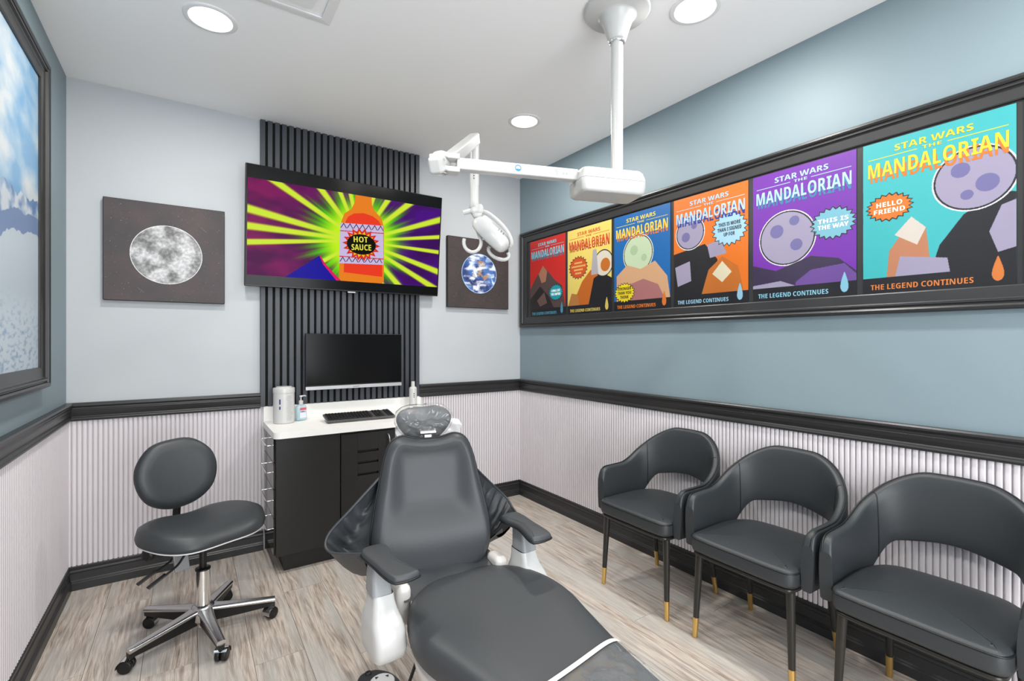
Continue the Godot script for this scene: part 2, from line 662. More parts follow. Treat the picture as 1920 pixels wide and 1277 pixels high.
func make_materials():
	M.ceiling = mat(Color(0.96, 0.96, 0.96), 0.9)
	M.wall_pale = mat(Color(0.705, 0.72, 0.735), 0.6, 0, 0.4)
	M.wall_blue = mat(Color(0.49, 0.555, 0.585), 0.48, 0, 0.4)
	bumpy(M.wall_blue, 12, 0.10, 256, 0.05, 4.0, 9.0)
	bumpy(M.wall_pale, 13, 0.10, 256, 0.05, 4.0, 9.0)
	M.trim = mat(Color(0.16, 0.16, 0.165), 0.36)
	M.rib = mat(Color(0.82, 0.80, 0.815), 0.6)
	M.slat = mat(Color(0.225, 0.24, 0.27), 0.45)
	M.felt = mat(Color(0.05, 0.048, 0.05), 0.95)
	M.leather = mat(Color(0.185, 0.20, 0.212), 0.43)
	bumpy(M.leather, 15, 0.14, 256, 0.16, 5.0, 10.0)
	M.vinyl = mat(Color(0.225, 0.235, 0.247), 0.47)
	bumpy(M.vinyl, 17, 0.15, 256, 0.13, 5.0, 11.0)
	M.piping = mat(Color(0.05, 0.055, 0.065), 0.4)
	M.white = mat(Color(0.765, 0.765, 0.76), 0.28)
	M.white_matte = mat(Color(0.90, 0.90, 0.90), 0.6)
	M.grey_plastic = mat(Color(0.56, 0.57, 0.58), 0.4)
	M.shell = mat(Color(0.83, 0.81, 0.79), 0.4)
	M.chrome = mat(Color(0.90, 0.90, 0.90), 0.10, 1.0)
	M.alu = mat(Color(0.80, 0.80, 0.80), 0.24, 1.0)
	M.black = mat(Color(0.045, 0.045, 0.048), 0.42)
	M.black_gloss = mat(Color(0.075, 0.07, 0.068), 0.22)
	M.leg = mat(Color(0.13, 0.125, 0.115), 0.28)
	M.brass = mat(Color(0.88, 0.74, 0.46), 0.30, 1.0)
	M.cabinet = mat(Color(0.085, 0.082, 0.08), 0.42)
	M.drawer = mat(Color(0.085, 0.082, 0.08), 0.12)
	M.counter = mat(Color(0.93, 0.925, 0.91), 0.4)
	M.screen_off = mat(Color(0.012, 0.012, 0.014), 0.18, 0.0, 0.3)
	M.silver = mat(Color(0.74, 0.74, 0.75), 0.35, 0.6)
	M.ink_blue = mat(Color(0.10, 0.16, 0.45), 0.5)
	M.ink_grey = mat(Color(0.50, 0.50, 0.52), 0.6)
	M.ink_dark = mat(Color(0.2, 0.2, 0.22), 0.6)
	M.film = mat(Color(0.95, 0.96, 0.97, 0.07), 0.05, 0.0, 1.0)
	M.film.transparency = BaseMaterial3D.TRANSPARENCY_ALPHA
	M.film_white = mat(Color(0.95, 0.955, 0.96, 0.72), 0.22, 0.0, 0.6)
	M.film_white.transparency = BaseMaterial3D.TRANSPARENCY_ALPHA
	M.gel = mat(Color(0.72, 0.88, 0.93, 0.38), 0.08)
	M.gel.transparency = BaseMaterial3D.TRANSPARENCY_ALPHA
	M.lamp_glow = mat(Color(1, 1, 1), 0.5)
	M.lamp_glow.emission_enabled = true
	M.lamp_glow.emission = Color(1, 0.99, 0.97)
	M.lamp_glow.emission_energy_multiplier = 6.0

# ---------------------------------------------------------------- room
func make_room():
	var t := 0.12
	# floor with single planks
	var fl := struct("floor", bx(Vector3(W + 2 * t, 0.1, D + 2 * t), at(W / 2, -0.056, D / 2), 0.0), M.felt, "grey brown wood plank floor")
	var woods := []
	for i in 6:
		var wm := tex_mat(wood_img(100 + i * 7), 0.42)
		woods.append(wm)
	var pw := 0.182
	var pl := 1.22
	var row := 0
	var x := 0.0
	while x < W:
		var x1 := minf(x + pw, W)
		var z := -fmod(row * 0.437 + 0.3, 1.0) * pl
		while z < D:
			var z0 := maxf(z, 0.0)
			var z1 := minf(z + pl, D)
			if z1 - z0 > 0.02:
				var mb := MB.new()
				var g := 0.0007
				var a := Vector3(x + g, 0, z0 + g)
				var b := Vector3(x1 - g, 0, z0 + g)
				var c := Vector3(x1 - g, 0, z1 - g)
				var d := Vector3(x + g, 0, z1 - g)
				var u0 := 0.0
				var u1 := (x1 - x) / pw
				var v0 := (z0 - z) / pl
				var v1 := (z1 - z) / pl
				if rng.randf() < 0.5:
					u0 = u1
					u1 = 0.0
				mb.tri(a, b, c, UPV, UPV, UPV, Vector2(u0, v0), Vector2(u1, v0), Vector2(u1, v1))
				mb.tri(a, c, d, UPV, UPV, UPV, Vector2(u0, v0), Vector2(u1, v1), Vector2(u0, v1))
				var dn := Vector3(0, -0.004, 0)
				mb.quad(a, b, b + dn, a + dn, Vector3(0, 0, -1))
				mb.quad(d, c, c + dn, d + dn, Vector3(0, 0, 1))
				mb.quad(a, d, d + dn, a + dn, Vector3(-1, 0, 0))
				mb.quad(b, c, c + dn, b + dn, Vector3(1, 0, 0))
				part(fl, "plank", mb, woods[rng.randi() % 6])
			z += pl
		x += pw
		row += 1
	struct("ceiling", bx(Vector3(W + 2 * t, 0.1, D + 2 * t), at(W / 2, H + 0.05, D / 2), 0.0), M.ceiling, "white painted ceiling")
	struct("wall_back", bx(Vector3(W + 2 * t, H, t), at(W / 2, H / 2, -t / 2), 0.0), M.wall_pale, "pale grey wall behind the screens")
	struct("wall_left", bx(Vector3(t, H, D), at(-t / 2, H / 2, D / 2), 0.0), M.wall_blue, "blue grey wall with the snow picture")
	struct("wall_right", bx(Vector3(t, H, D), at(W + t / 2, H / 2, D / 2), 0.0), M.wall_blue, "blue grey wall with the poster frame")
	# front wall behind the camera, holding an added glowing pane for soft fill light
	var dx0 := 0.16
	var dx1 := 2.16
	var dh := 2.36
	var wf := MB.new()
	wf.box(at((dx0 - t) / 2, H / 2, D + t / 2), Vector3(dx0 + t, H, t), 0.0)
	wf.box(at((dx1 + W + t) / 2, H / 2, D + t / 2), Vector3(W + t - dx1, H, t), 0.0)
	wf.box(at((dx0 + dx1) / 2, (H + dh) / 2, D + t / 2), Vector3(dx1 - dx0, H - dh, t), 0.0)
	struct("wall_front", wf, M.wall_pale, "pale grey wall")
	var dg := mat(Color(0.9, 0.92, 0.93), 0.4)
	dg.emission_enabled = true  # pane is invented, it glows to go with the added fill
	dg.emission = Color(0.97, 0.99, 1.0)
	dg.emission_energy_multiplier = 0.9
	var door := struct("door_1", bx(Vector3(dx1 - dx0 - 0.1, dh - 0.1, 0.02), at((dx0 + dx1) / 2, dh / 2, D + 0.05), 0.0), dg, "added glowing pane behind the camera, fill light in the form of a glass entrance")
	var dfr := MB.new()
	dfr.box(at(dx0 + 0.025, dh / 2, D + 0.05), Vector3(0.05, dh, 0.06), 0.002)
	dfr.box(at(dx1 - 0.025, dh / 2, D + 0.05), Vector3(0.05, dh, 0.06), 0.002)
	dfr.box(at((dx0 + dx1) / 2, dh - 0.025, D + 0.05), Vector3(dx1 - dx0, 0.05, 0.06), 0.002)
	part(door, "added_door_frame", dfr, M.trim)  # surround of the added glowing pane
	# reeded wainscot: one rib after another
	var p := 0.0205
	var y0 := 0.117
	var y1 := 0.862
	var rm := MB.new()
	var ra := PackedVector3Array()
	var rb := PackedVector3Array()
	for j in 13:
		var a := PI * j / 12
		var px := -signf(cos(a)) * pow(absf(cos(a)), 0.6) * p * 0.42
		var pz := pow(sin(a), 0.55) * 0.0098
		ra.append(Vector3(px, y0, pz))
		rb.append(Vector3(px, y1, pz))
	rm.grid([ra, rb])
	var rib: ArrayMesh = rm.mesh()
	var yc := (y0 + y1) / 2
	var pb := struct("trim_5", bx(Vector3(W, y1 - y0, 0.002), at(W / 2, yc, 0.001), 0.0), M.rib, "pale reeded wainscot on the wall behind the cabinet")
	var pr := struct("trim_6", bx(Vector3(0.002, y1 - y0, D), at(W - 0.001, yc, D / 2), 0.0), M.rib, "pale reeded wainscot behind the armchairs")
	var pl2 := struct("trim_7", bx(Vector3(0.002, y1 - y0, D), at(0.001, yc, D / 2), 0.0), M.rib, "pale reeded wainscot under the snow picture")
	var k := 0
	while (k + 0.5) * p < W - 0.01:
		var xx := (k + 0.5) * p
		if xx < 0.875 or xx > 1.59:
			var o := part(pb, "rib", rib, M.rib)
			o.position = Vector3(xx, 0, 0.002)
		k += 1
	k = 0
	while (k + 0.5) * p < D:
		var zz := (k + 0.5) * p
		var o := part(pr, "rib", rib, M.rib)
		o.position = Vector3(W - 0.002, 0, zz)
		o.rotation.y = -PI / 2
		var o2 := part(pl2, "rib", rib, M.rib)
		o2.position = Vector3(0.002, 0, zz)
		o2.rotation.y = PI / 2
		k += 1
	# chair rail and baseboards
	var rail := [[0, 0.948], [0.026, 0.948], [0.031, 0.942], [0.031, 0.934], [0.024, 0.926], [0.019, 0.924], [0.019, 0.918], [0.024, 0.912], [0.020, 0.896], [0.014, 0.880], [0.016, 0.876], [0.022, 0.872], [0.024, 0.866], [0.022, 0.858], [0.012, 0.855], [0, 0.855]]
	var base := [[0, 0.120], [0.012, 0.120], [0.016, 0.115], [0.015, 0.104], [0.012, 0.100], [0.017, 0.092], [0.017, 0.088], [0.0135, 0.084], [0.0145, 0.050], [0.020, 0.044], [0.020, 0.040], [0.024, 0.036], [0.025, 0.0], [0, 0.0]]
	var ex := Vector3(1, 0, 0)
	var ez := Vector3(0, 0, 1)
	struct("trim_1", moulding(Vector3(0, 0, 0), Vector3(0.872, 0, 0), ez, rail, 1.0, 0.0), M.trim, "black chair rail beside the slat panel")
	struct("trim_2", moulding(Vector3(1.893, 0, 0), Vector3(W, 0, 0), ez, rail, 0.0, 1.0), M.trim, "black chair rail under the earth canvas")
	struct("trim_3", moulding(Vector3(W, 0, 0), Vector3(W, 0, D), -ex, rail, 1.0, 1.0), M.trim, "black chair rail behind the armchairs")
	struct("trim_4", moulding(Vector3(0, 0, 0), Vector3(0, 0, D), ex, rail, 1.0, 1.0), M.trim, "black chair rail under the snow picture")
	var bb := struct("baseboard_back", moulding(Vector3(0, 0, 0), Vector3(0.888, 0, 0), ez, base, 1.0, 0.0), M.trim)
	part(bb, "baseboard_section", moulding(Vector3(1.58, 0, 0), Vector3(W, 0, 0), ez, base, 0.0, 1.0), M.trim)
	struct("baseboard_right", moulding(Vector3(W, 0, 0), Vector3(W, 0, D), -ex, base, 1.0, 1.0), M.trim)
	struct("baseboard_left", moulding(Vector3(0, 0, 0), Vector3(0, 0, D), ex, base, 1.0, 1.0), M.trim)

func make_ceiling_fittings():
	var spots := [
		[0.591, 0.919, "round white recessed ceiling light above the moon canvas"],
		[2.21, 0.882, "round white recessed ceiling light over the corner between screen and posters"],
		[2.207, 2.074, "round white recessed ceiling light beside the lamp pole canopy"],
		[0.591, 2.074, "round white recessed ceiling light above the camera side of the room"],
		[0.591, 3.27, "round white recessed ceiling light nearest the front wall, snow picture side"],
		[2.207, 3.27, "round white recessed ceiling light nearest the front wall, poster side"]]
	for s in spots:
		var t := thing("recessed_light", s[2], "ceiling light", Vector3(s[0], H, s[1]), 0.0, "recessed ceiling lights")
		var m := MB.new()
		m.lathe(at(0, 0, 0), [Vector2(0.098, 0.0), Vector2(0.098, -0.003), Vector2(0.092, -0.006), Vector2(0.080, -0.006), Vector2(0.080, -0.006), Vector2(0.077, -0.002)], 40)
		part(t, "trim_ring", m, M.white_matte)
		var g := MB.new()
		g.lathe(at(0, 0, 0), [Vector2(0.0, -0.002), Vector2(0.078, -0.002)], 40)
		part(t, "diffuser", g, M.lamp_glow)
		var l := AreaLight3D.new()
		l.name = "downlight"
		l.area_size = Vector2(0.11, 0.11)
		l.light_color = Color(1.0, 0.985, 0.96)
		l.light_energy = DOWNLIGHT
		l.area_range = 12.0
		l.shadow_enabled = true
		t.add_child(l)
		l.position = Vector3(0, -0.008, 0)
		l.rotation_degrees.x = -90
	# air vent
	var v := thing("air_vent", "white square ceiling air vent between the lights", "vent", Vector3(0.705, H, 1.455))
	var pr := [[0.0, 0.0], [0.0, -0.004], [0.03, -0.008], [0.04, -0.008], [0.04, -0.001]]
	for s in 4:
		var mb := MB.new()
		var cs := [Vector2(-1, -1), Vector2(1, -1), Vector2(1, 1), Vector2(-1, 1)]
		var ra := []
		var rb := []
		for q in pr:
			ra.append(Vector3(cs[s].x * (0.305 - q[0]), q[1], cs[s].y * (0.305 - q[0])))
			rb.append(Vector3(cs[(s + 1) % 4].x * (0.305 - q[0]), q[1], cs[(s + 1) % 4].y * (0.305 - q[0])))
		mb.grid([hard(ra), hard(rb)])
		part(v, "frame", mb, M.white_matte)
	part(v, "plate", bx(Vector3(0.44, 0.005, 0.44), at(0, -0.012, 0), 0.002), M.white_matte)

# ---------------------------------------------------------------- things on the walls
func make_wall_things():
	# slat panel
	var sp := thing("slat_panel", "dark grey vertical slat wall panel behind the television and monitor", "wall panel", Vector3(1.382, 0.866, 0))
	part(sp, "backing", bx(Vector3(1.02, 1.732, 0.008), at(0, 0.866, 0.004), 0.0), M.felt)
	var sm := bx(Vector3(0.0265, 1.732, 0.018), at(0, 0.866, 0.017), 0.0015).mesh()
	for i in 26:
		var o := part(sp, "slat", sm, M.slat)
		o.position.x = -0.51 + 0.0133 + i * (1.02 - 0.0266) / 25.0
	# canvases
	for q in [["moon_canvas", "square canvas print of the full moon on dark starry sky", 0.416, 1.744, moon_img()], ["earth_canvas", "square canvas print of the blue and white earth on starry sky", 2.385, 1.783, earth_img()]]:
		var c := thing(q[0], q[1], "canvas print", Vector3(q[2], q[3] - 0.27, 0.0))
		part(c, "canvas", bx(Vector3(0.542, 0.535, 0.03), at(0, 0.27, 0.016), 0.003, 2), mat(Color(0.16, 0.145, 0.145), 0.7))
		var pm := MB.new()
		pm.quad(Vector3(-0.268, 0.005, 0.0315), Vector3(0.268, 0.005, 0.0315), Vector3(0.268, 0.535, 0.0315), Vector3(-0.268, 0.535, 0.0315), Vector3(0, 0, 1))
		part(c, "print", pm, tex_mat(q[4], 0.75))
	make_tv()
	# computer monitor
	var mo := thing("monitor", "black computer monitor with silver bottom edge on the slat panel", "monitor", Vector3(1.424, 0.955, 0.026))
	part(mo, "housing", bx(Vector3(0.62, 0.353, 0.022), at(0, 0.177, 0.05), 0.003), M.black)
	part(mo, "screen", bx(Vector3(0.612, 0.322, 0.002), at(0, 0.189, 0.0615), 0.0005), M.screen_off)
	part(mo, "chin", bx(Vector3(0.62, 0.022, 0.024), at(0, 0.011, 0.052), 0.002), M.silver)
	part(mo, "maker_mark", bx(Vector3(0.04, 0.005, 0.001), at(0.0, 0.011, 0.0645), 0.0002), M.ink_grey)
	part(mo, "wall_bracket", bx(Vector3(0.14, 0.14, 0.04), at(0, 0.19, 0.02), 0.003), M.black)
	# long poster frame
	var fz0 := 0.035
	var fz1 := 2.98
	var fy0 := 1.37
	var fy1 := 2.135
	var fr := thing("picture_surround", "long black moulded frame holding six bright posters on blue grey wall", "picture frame", Vector3(W, fy0, (fz0 + fz1) / 2), -PI / 2)
	var inner := Node3D.new()
	inner.name = "frame_moulding"
	fr.add_child(inner)
	inner.position.y = (fy1 - fy0) / 2
	var prof := [[0.0, 0.0], [0.0, 0.026], [0.004, 0.032], [0.012, 0.034], [0.019, 0.030], [0.021, 0.023], [0.025, 0.023], [0.028, 0.029], [0.033, 0.029], [0.036, 0.022], [0.040, 0.019], [0.076, 0.017], [0.080, 0.015], [0.080, 0.003]]
	frame_sides(inner, fz1 - fz0, fy1 - fy0, prof, M.trim)
	part(fr, "backing_board", bx(Vector3(fz1 - fz0 - 0.02, fy1 - fy0 - 0.02, 0.006), at(0, (fy1 - fy0) / 2, 0.004), 0.0), M.trim)
	make_posters()
	# snow picture on the left wall
	var sw := 1.5
	var sh := 1.35
	var sf := thing("snow_picture", "large black framed picture of a pale blue snowy landscape", "picture", Vector3(0, 1.07, 0.50 + sw / 2), PI / 2)
	var si := Node3D.new()
	si.name = "frame_moulding"
	sf.add_child(si)
	si.position.y = sh / 2
	frame_sides(si, sw, sh, [[0.0, 0.0], [0.0, 0.026], [0.004, 0.032], [0.014, 0.034], [0.021, 0.030], [0.023, 0.023], [0.027, 0.023], [0.031, 0.030], [0.038, 0.030], [0.041, 0.022], [0.046, 0.019], [0.082, 0.017], [0.086, 0.015], [0.086, 0.003]], M.trim)
	part(sf, "backing_board", bx(Vector3(sw - 0.04, sh - 0.04, 0.006), at(0, sh / 2, 0.004), 0.0), M.trim)
	var sq := MB.new()
	var a := sw / 2 - 0.08
	sq.quad(Vector3(-a, 0.08, 0.0085), Vector3(a, 0.08, 0.0085), Vector3(a, sh - 0.08, 0.0085), Vector3(-a, sh - 0.08, 0.0085), Vector3(0, 0, 1))
	var smat := tex_mat(snow_img(), 0.35)
	smat.albedo_color = Color(0.78, 0.78, 0.78)
	part(sf, "print", sq, smat)

func make_tv():
	var tv := thing("television", "large wall television showing a cartoon hot sauce bottle, tilted down", "television", Vector3(1.399, 1.585, 0.026))
	var tilt := atan2(0.075, 0.695)
	var body := Node3D.new()
	var b := Basis(Vector3.RIGHT, tilt)
	var xf := Transform3D(b, Vector3(0, 0, 0.045))
	part(tv, "housing", bx(Vector3(1.232, 0.702, 0.03), xf * at(0, 0.351, -0.016), 0.004, 2), mat(Color(0.07, 0.07, 0.075), 0.35))
	part(tv, "screen_glass", bx(Vector3(1.222, 0.690, 0.002), xf * at(0, 0.353, 0.0005), 0.0005), M.screen_off)
	var pm := MB.new()
	var w := 0.605
	var y0 := 0.066
	var y1 := 0.622
	pm.quad(xf * Vector3(-w, y0, 0.0018), xf * Vector3(w, y0, 0.0018), xf * Vector3(w, y1, 0.0018), xf * Vector3(-w, y1, 0.0018), Vector3(0, 0, 1))
	var sm := mat(Color(0.02, 0.02, 0.02), 0.25, 0.0, 0.15)
	sm.emission_enabled = true
	sm.emission = Color(0, 0, 0)
	sm.emission_texture = ImageTexture.create_from_image(tv_img())
	sm.emission_energy_multiplier = 0.9
	sm.emission_operator = BaseMaterial3D.EMISSION_OP_ADD
	var pic := part(tv, "picture", pm, sm, "bright cartoon picture of a hot sauce bottle in green and yellow rays")
	var tm := mat(Color(0.05, 0.05, 0.02), 0.5)
	tm.emission_enabled = true
	tm.emission = Color(0.90, 0.88, 0.12)
	tm.emission_energy_multiplier = 0.9
	var holder := Node3D.new()
	holder.name = "lettering"
	pic.add_child(holder)
	holder.transform = xf
	text(holder, "word", "HOT", 0.048, 0.342, 0.0026, 0.092, 0.036, tm)
	text(holder, "word", "SAUCE", 0.054, 0.292, 0.0026, 0.128, 0.038, tm)
	for w2 in holder.get_children():
		w2.rotation.z = 0.07
	part(tv, "maker_tab", bx(Vector3(0.05, 0.008, 0.012), xf * at(0, -0.004, -0.004), 0.001), M.silver)
	part(tv, "wall_mount", bx(Vector3(0.5, 0.35, 0.05), at(0, 0.33, 0.026), 0.004), M.black)
	body.free()

func make_posters():
	var ink := Color(0.08, 0.085, 0.12)
	var lil := Color(0.66, 0.63, 0.74)
	var lil2 := Color(0.47, 0.45, 0.66)
	var defs := [
		{"n": "red poster with brown mountains, first in the frame beside the corner", "bg": Color(0.87, 0.15, 0.11), "t": Color(0.55, 0.83, 0.90), "s": Color(0.13, 0.50, 0.60), "c": Color(0.30, 0.62, 0.72), "b": [0.74, 0.70, 0.19, 0.10, Color(0.12, 0.68, 0.74)], "w": ["LONG LIVE", "THE EMPIRE"], "wc": Color(0.9, 0.95, 0.95)},
		{"n": "yellow poster with orange and black dunes beside the red poster", "bg": Color(0.97, 0.87, 0.45), "t": Color(0.86, 0.35, 0.18), "s": Color(0.72, 0.22, 0.12), "c": Color(0.90, 0.80, 0.40), "b": [0.26, 0.45, 0.22, 0.13, Color(0.87, 0.35, 0.13)], "w": [], "wc": Color(0.97, 0.85, 0.5)},
		{"n": "blue poster with a pale green planet above tan hills", "bg": Color(0.05, 0.42, 0.72), "t": Color(0.96, 0.86, 0.30), "s": Color(0.85, 0.45, 0.16), "c": Color(0.90, 0.48, 0.16), "b": [0.20, 0.80, 0.19, 0.10, Color(0.98, 0.88, 0.15)], "w": ["STRONGER", "THAN YOU", "THINK"], "wc": Color(0.2, 0.15, 0.05)},
		{"n": "orange poster with a grey planet over dark and orange rocks", "bg": Color(0.94, 0.48, 0.10), "t": Color(0.72, 0.86, 0.96), "s": Color(0.10, 0.20, 0.60), "c": Color(0.62, 0.82, 0.92), "b": [0.77, 0.36, 0.22, 0.14, Color(0.68, 0.86, 0.95)], "w": ["THIS IS MORE", "THAN I SIGNED", "UP FOR"], "wc": Color(0.08, 0.08, 0.15)},
		{"n": "purple poster with a lilac planet over dark purple dunes", "bg": Color(0.48, 0.18, 0.70), "t": Color(0.72, 0.88, 0.95), "s": Color(0.22, 0.50, 0.68), "c": Color(0.55, 0.80, 0.90), "b": [0.80, 0.47, 0.20, 0.11, Color(0.50, 0.76, 0.84)], "w": ["THIS IS", "THE WAY"], "wc": Color(0.95, 0.98, 1.0)},
		{"n": "teal poster with a large lilac planet over black hills, last in the frame", "bg": Color(0.25, 0.75, 0.77), "t": Color(0.95, 0.85, 0.18), "s": Color(0.90, 0.48, 0.14), "c": Color(0.88, 0.50, 0.22), "b": [0.20, 0.435, 0.17, 0.085, Color(0.92, 0.49, 0.12)], "w": ["HELLO", "FRIEND"], "wc": Color(0.98, 0.95, 0.85)}]
	var pwid := 0.434
	var ph := 0.606
	for i in 6:
		var d: Dictionary = defs[i]
		var im := Image.create(288, 400, false, Image.FORMAT_RGB8)
		im.fill(d.bg)
		match i:
			0:
				poly(im, [Vector2(0, 0.62), Vector2(0.18, 0.48), Vector2(0.38, 0.34), Vector2(0.52, 0.42), Vector2(0.72, 0.55), Vector2(0.9, 0.62), Vector2(1, 0.9), Vector2(0, 0.9)], Color(0.36, 0.28, 0.26))
				poly(im, [Vector2(0.25, 0.44), Vector2(0.38, 0.34), Vector2(0.50, 0.42), Vector2(0.46, 0.55), Vector2(0.34, 0.56)], Color(0.74, 0.50, 0.38))
				poly(im, [Vector2(0, 0.75), Vector2(0.3, 0.6), Vector2(0.55, 0.74), Vector2(0.7, 0.9), Vector2(0, 0.9)], Color(0.17, 0.14, 0.14))
				poly(im, [Vector2(0.2, 0.78), Vector2(0.42, 0.68), Vector2(0.5, 0.82), Vector2(0.3, 0.86)], Color(0.45, 0.34, 0.31))
			1:
				poly(im, [Vector2(0.1, 0.9), Vector2(0.35, 0.62), Vector2(0.55, 0.50), Vector2(0.7, 0.55), Vector2(1, 0.7), Vector2(1, 0.9)], Color(0.80, 0.42, 0.10))
				poly(im, [Vector2(0.5, 0.9), Vector2(0.62, 0.6), Vector2(0.8, 0.55), Vector2(1, 0.62), Vector2(1, 0.9)], ink)
				disc(im, 0.83, 0.45, 0.205, Color(0.1, 0.1, 0.12))
				disc(im, 0.83, 0.45, 0.19, Color(0.90, 0.87, 0.80))
				disc(im, 0.87, 0.47, 0.10, Color(0.80, 0.45, 0.15))
				poly(im, [Vector2(0.56, 0.56), Vector2(0.60, 0.28), Vector2(0.68, 0.28), Vector2(0.72, 0.56)], Color(0.72, 0.70, 0.72))
				poly(im, [Vector2(0, 0.9), Vector2(0.1, 0.74), Vector2(0.24, 0.76), Vector2(0.3, 0.9)], Color(0.75, 0.50, 0.25))
			2:
				disc(im, 0.45, 0.42, 0.275, Color(0.95, 0.95, 0.92))
				disc(im, 0.45, 0.42, 0.262, Color(0.1, 0.1, 0.12))
				disc(im, 0.45, 0.42, 0.25, Color(0.80, 0.88, 0.74))
				disc(im, 0.38, 0.38, 0.07, Color(0.70, 0.80, 0.64))
				disc(im, 0.56, 0.47, 0.05, Color(0.70, 0.80, 0.64))
				poly(im, [Vector2(0.05, 0.62), Vector2(0.25, 0.52), Vector2(0.5, 0.58), Vector2(0.75, 0.52), Vector2(0.95, 0.68), Vector2(1, 0.9), Vector2(0.05, 0.9)], Color(0.87, 0.68, 0.52))
				poly(im, [Vector2(0.1, 0.9), Vector2(0.3, 0.72), Vector2(0.55, 0.68), Vector2(0.8, 0.75), Vector2(0.92, 0.9)], Color(0.70, 0.46, 0.46))
			3:
				poly(im, [Vector2(0, 0.5), Vector2(0.45, 0.45), Vector2(0.62, 0.6), Vector2(0.55, 0.9), Vector2(0, 0.9)], ink)
				disc(im, 0.24, 0.33, 0.212, Color(0.92, 0.92, 0.94))
				disc(im, 0.24, 0.33, 0.200, ink)
				disc(im, 0.24, 0.33, 0.188, lil)
				disc(im, 0.18, 0.36, 0.06, lil2)
				disc(im, 0.30, 0.27, 0.04, lil2)
				poly(im, [Vector2(0.02, 0.62), Vector2(0.24, 0.58), Vector2(0.26, 0.76), Vector2(0.06, 0.8)], lil)
				poly(im, [Vector2(0.48, 0.46), Vector2(0.66, 0.44), Vector2(0.74, 0.56), Vector2(0.52, 0.58)], lil)
				poly(im, [Vector2(0.4, 0.9), Vector2(0.5, 0.68), Vector2(0.68, 0.58), Vector2(0.88, 0.68), Vector2(0.95, 0.9)], Color(0.80, 0.45, 0.14))
				poly(im, [Vector2(0.55, 0.72), Vector2(0.68, 0.62), Vector2(0.80, 0.72), Vector2(0.68, 0.8)], Color(0.92, 0.88, 0.76))
			4:
				disc(im, 0.36, 0.52, 0.292, Color(0.92, 0.92, 0.94))
				disc(im, 0.36, 0.52, 0.280, ink)
				disc(im, 0.36, 0.52, 0.268, lil)
				disc(im, 0.26, 0.46, 0.07, lil2)
				disc(im, 0.44, 0.40, 0.05, lil2)
				disc(im, 0.46, 0.58, 0.06, lil2)
				poly(im, [Vector2(0, 0.70), Vector2(0.25, 0.76), Vector2(0.6, 0.68), Vector2(0.85, 0.72), Vector2(1, 0.82), Vector2(1, 0.9), Vector2(0, 0.9)], Color(0.22, 0.17, 0.30))
				poly(im, [Vector2(0.45, 0.86), Vector2(0.6, 0.78), Vector2(0.9, 0.76), Vector2(1, 0.84), Vector2(1, 0.9), Vector2(0.45, 0.9)], Color(0.44, 0.30, 0.62))
				poly(im, [Vector2(0, 0.86), Vector2(0.3, 0.84), Vector2(0.5, 0.9), Vector2(0, 0.9)], lil)
			5:
				poly(im, [Vector2(0.48, 0.9), Vector2(0.55, 0.72), Vector2(0.7, 0.56), Vector2(0.9, 0.46), Vector2(1, 0.48), Vector2(1, 0.9)], ink)
				disc(im, 0.76, 0.36, 0.262, Color(0.92, 0.92, 0.94))
				disc(im, 0.76, 0.36, 0.250, ink)
				disc(im, 0.76, 0.36, 0.238, lil)
				disc(im, 0.68, 0.30, 0.06, lil2)
				disc(im, 0.84, 0.40, 0.07, lil2)
				disc(im, 0.72, 0.45, 0.04, lil2)
				poly(im, [Vector2(0.85, 0.68), Vector2(0.92, 0.54), Vector2(1, 0.52), Vector2(1, 0.78), Vector2(0.9, 0.8)], lil)
				poly(im, [Vector2(0.18, 0.9), Vector2(0.2, 0.72), Vector2(0.34, 0.56), Vector2(0.46, 0.60), Vector2(0.5, 0.9)], Color(0.78, 0.52, 0.38))
				poly(im, [Vector2(0.24, 0.62), Vector2(0.36, 0.52), Vector2(0.46, 0.60), Vector2(0.40, 0.70)], Color(0.88, 0.84, 0.80))
				poly(im, [Vector2(0.24, 0.9), Vector2(0.28, 0.76), Vector2(0.6, 0.80), Vector2(0.62, 0.9)], lil)
		poly(im, [Vector2(0, 0.885), Vector2(1, 0.885), Vector2(1, 1), Vector2(0, 1)], ink)
		burst(im, d.b[0], d.b[1], d.b[2], d.b[3], d.b[4], Color(0.1, 0.1, 0.12))
		if i == 1:
			# four lines of lettering too small to read
			for q in [[0.17, 0.345, 0.385], [0.10, 0.42, 0.425], [0.16, 0.35, 0.465], [0.19, 0.33, 0.505]]:
				var bxx: float = q[0]
				while bxx < q[1]:
					poly(im, [Vector2(bxx, q[2]), Vector2(bxx + 0.014, q[2]), Vector2(bxx + 0.014, q[2] + 0.020), Vector2(bxx, q[2] + 0.020)], d.wc)
					bxx += 0.021
		# emblem: plain drop
		var pts := []
		for k in 24:
			var a := TAU * k / 24
			pts.append(Vector2(0.90 + sin(a) * 0.05 * (0.6 - 0.4 * cos(a)), 0.89 - cos(a) * 0.07))
		poly(im, pts, d.c)
		for yy in [0.105]:
			poly(im, [Vector2(0.04, yy), Vector2(0.40, yy), Vector2(0.40, yy + 0.006), Vector2(0.04, yy + 0.006)], d.t)
			poly(im, [Vector2(0.60, yy), Vector2(0.96, yy), Vector2(0.96, yy + 0.006), Vector2(0.60, yy + 0.006)], d.t)
		var po := thing("poster", d.n, "poster", Vector3(W - 0.0085, 1.442, 0.3755 + 0.4575 * i), -PI / 2, "comic style posters in the long frame")
		var pm := MB.new()
		pm.box(at(0, ph / 2, 0), Vector3(pwid, ph, 0.002), 0.0)
		part(po, "sheet", pm, mat(ink, 0.6))
		var qm := MB.new()
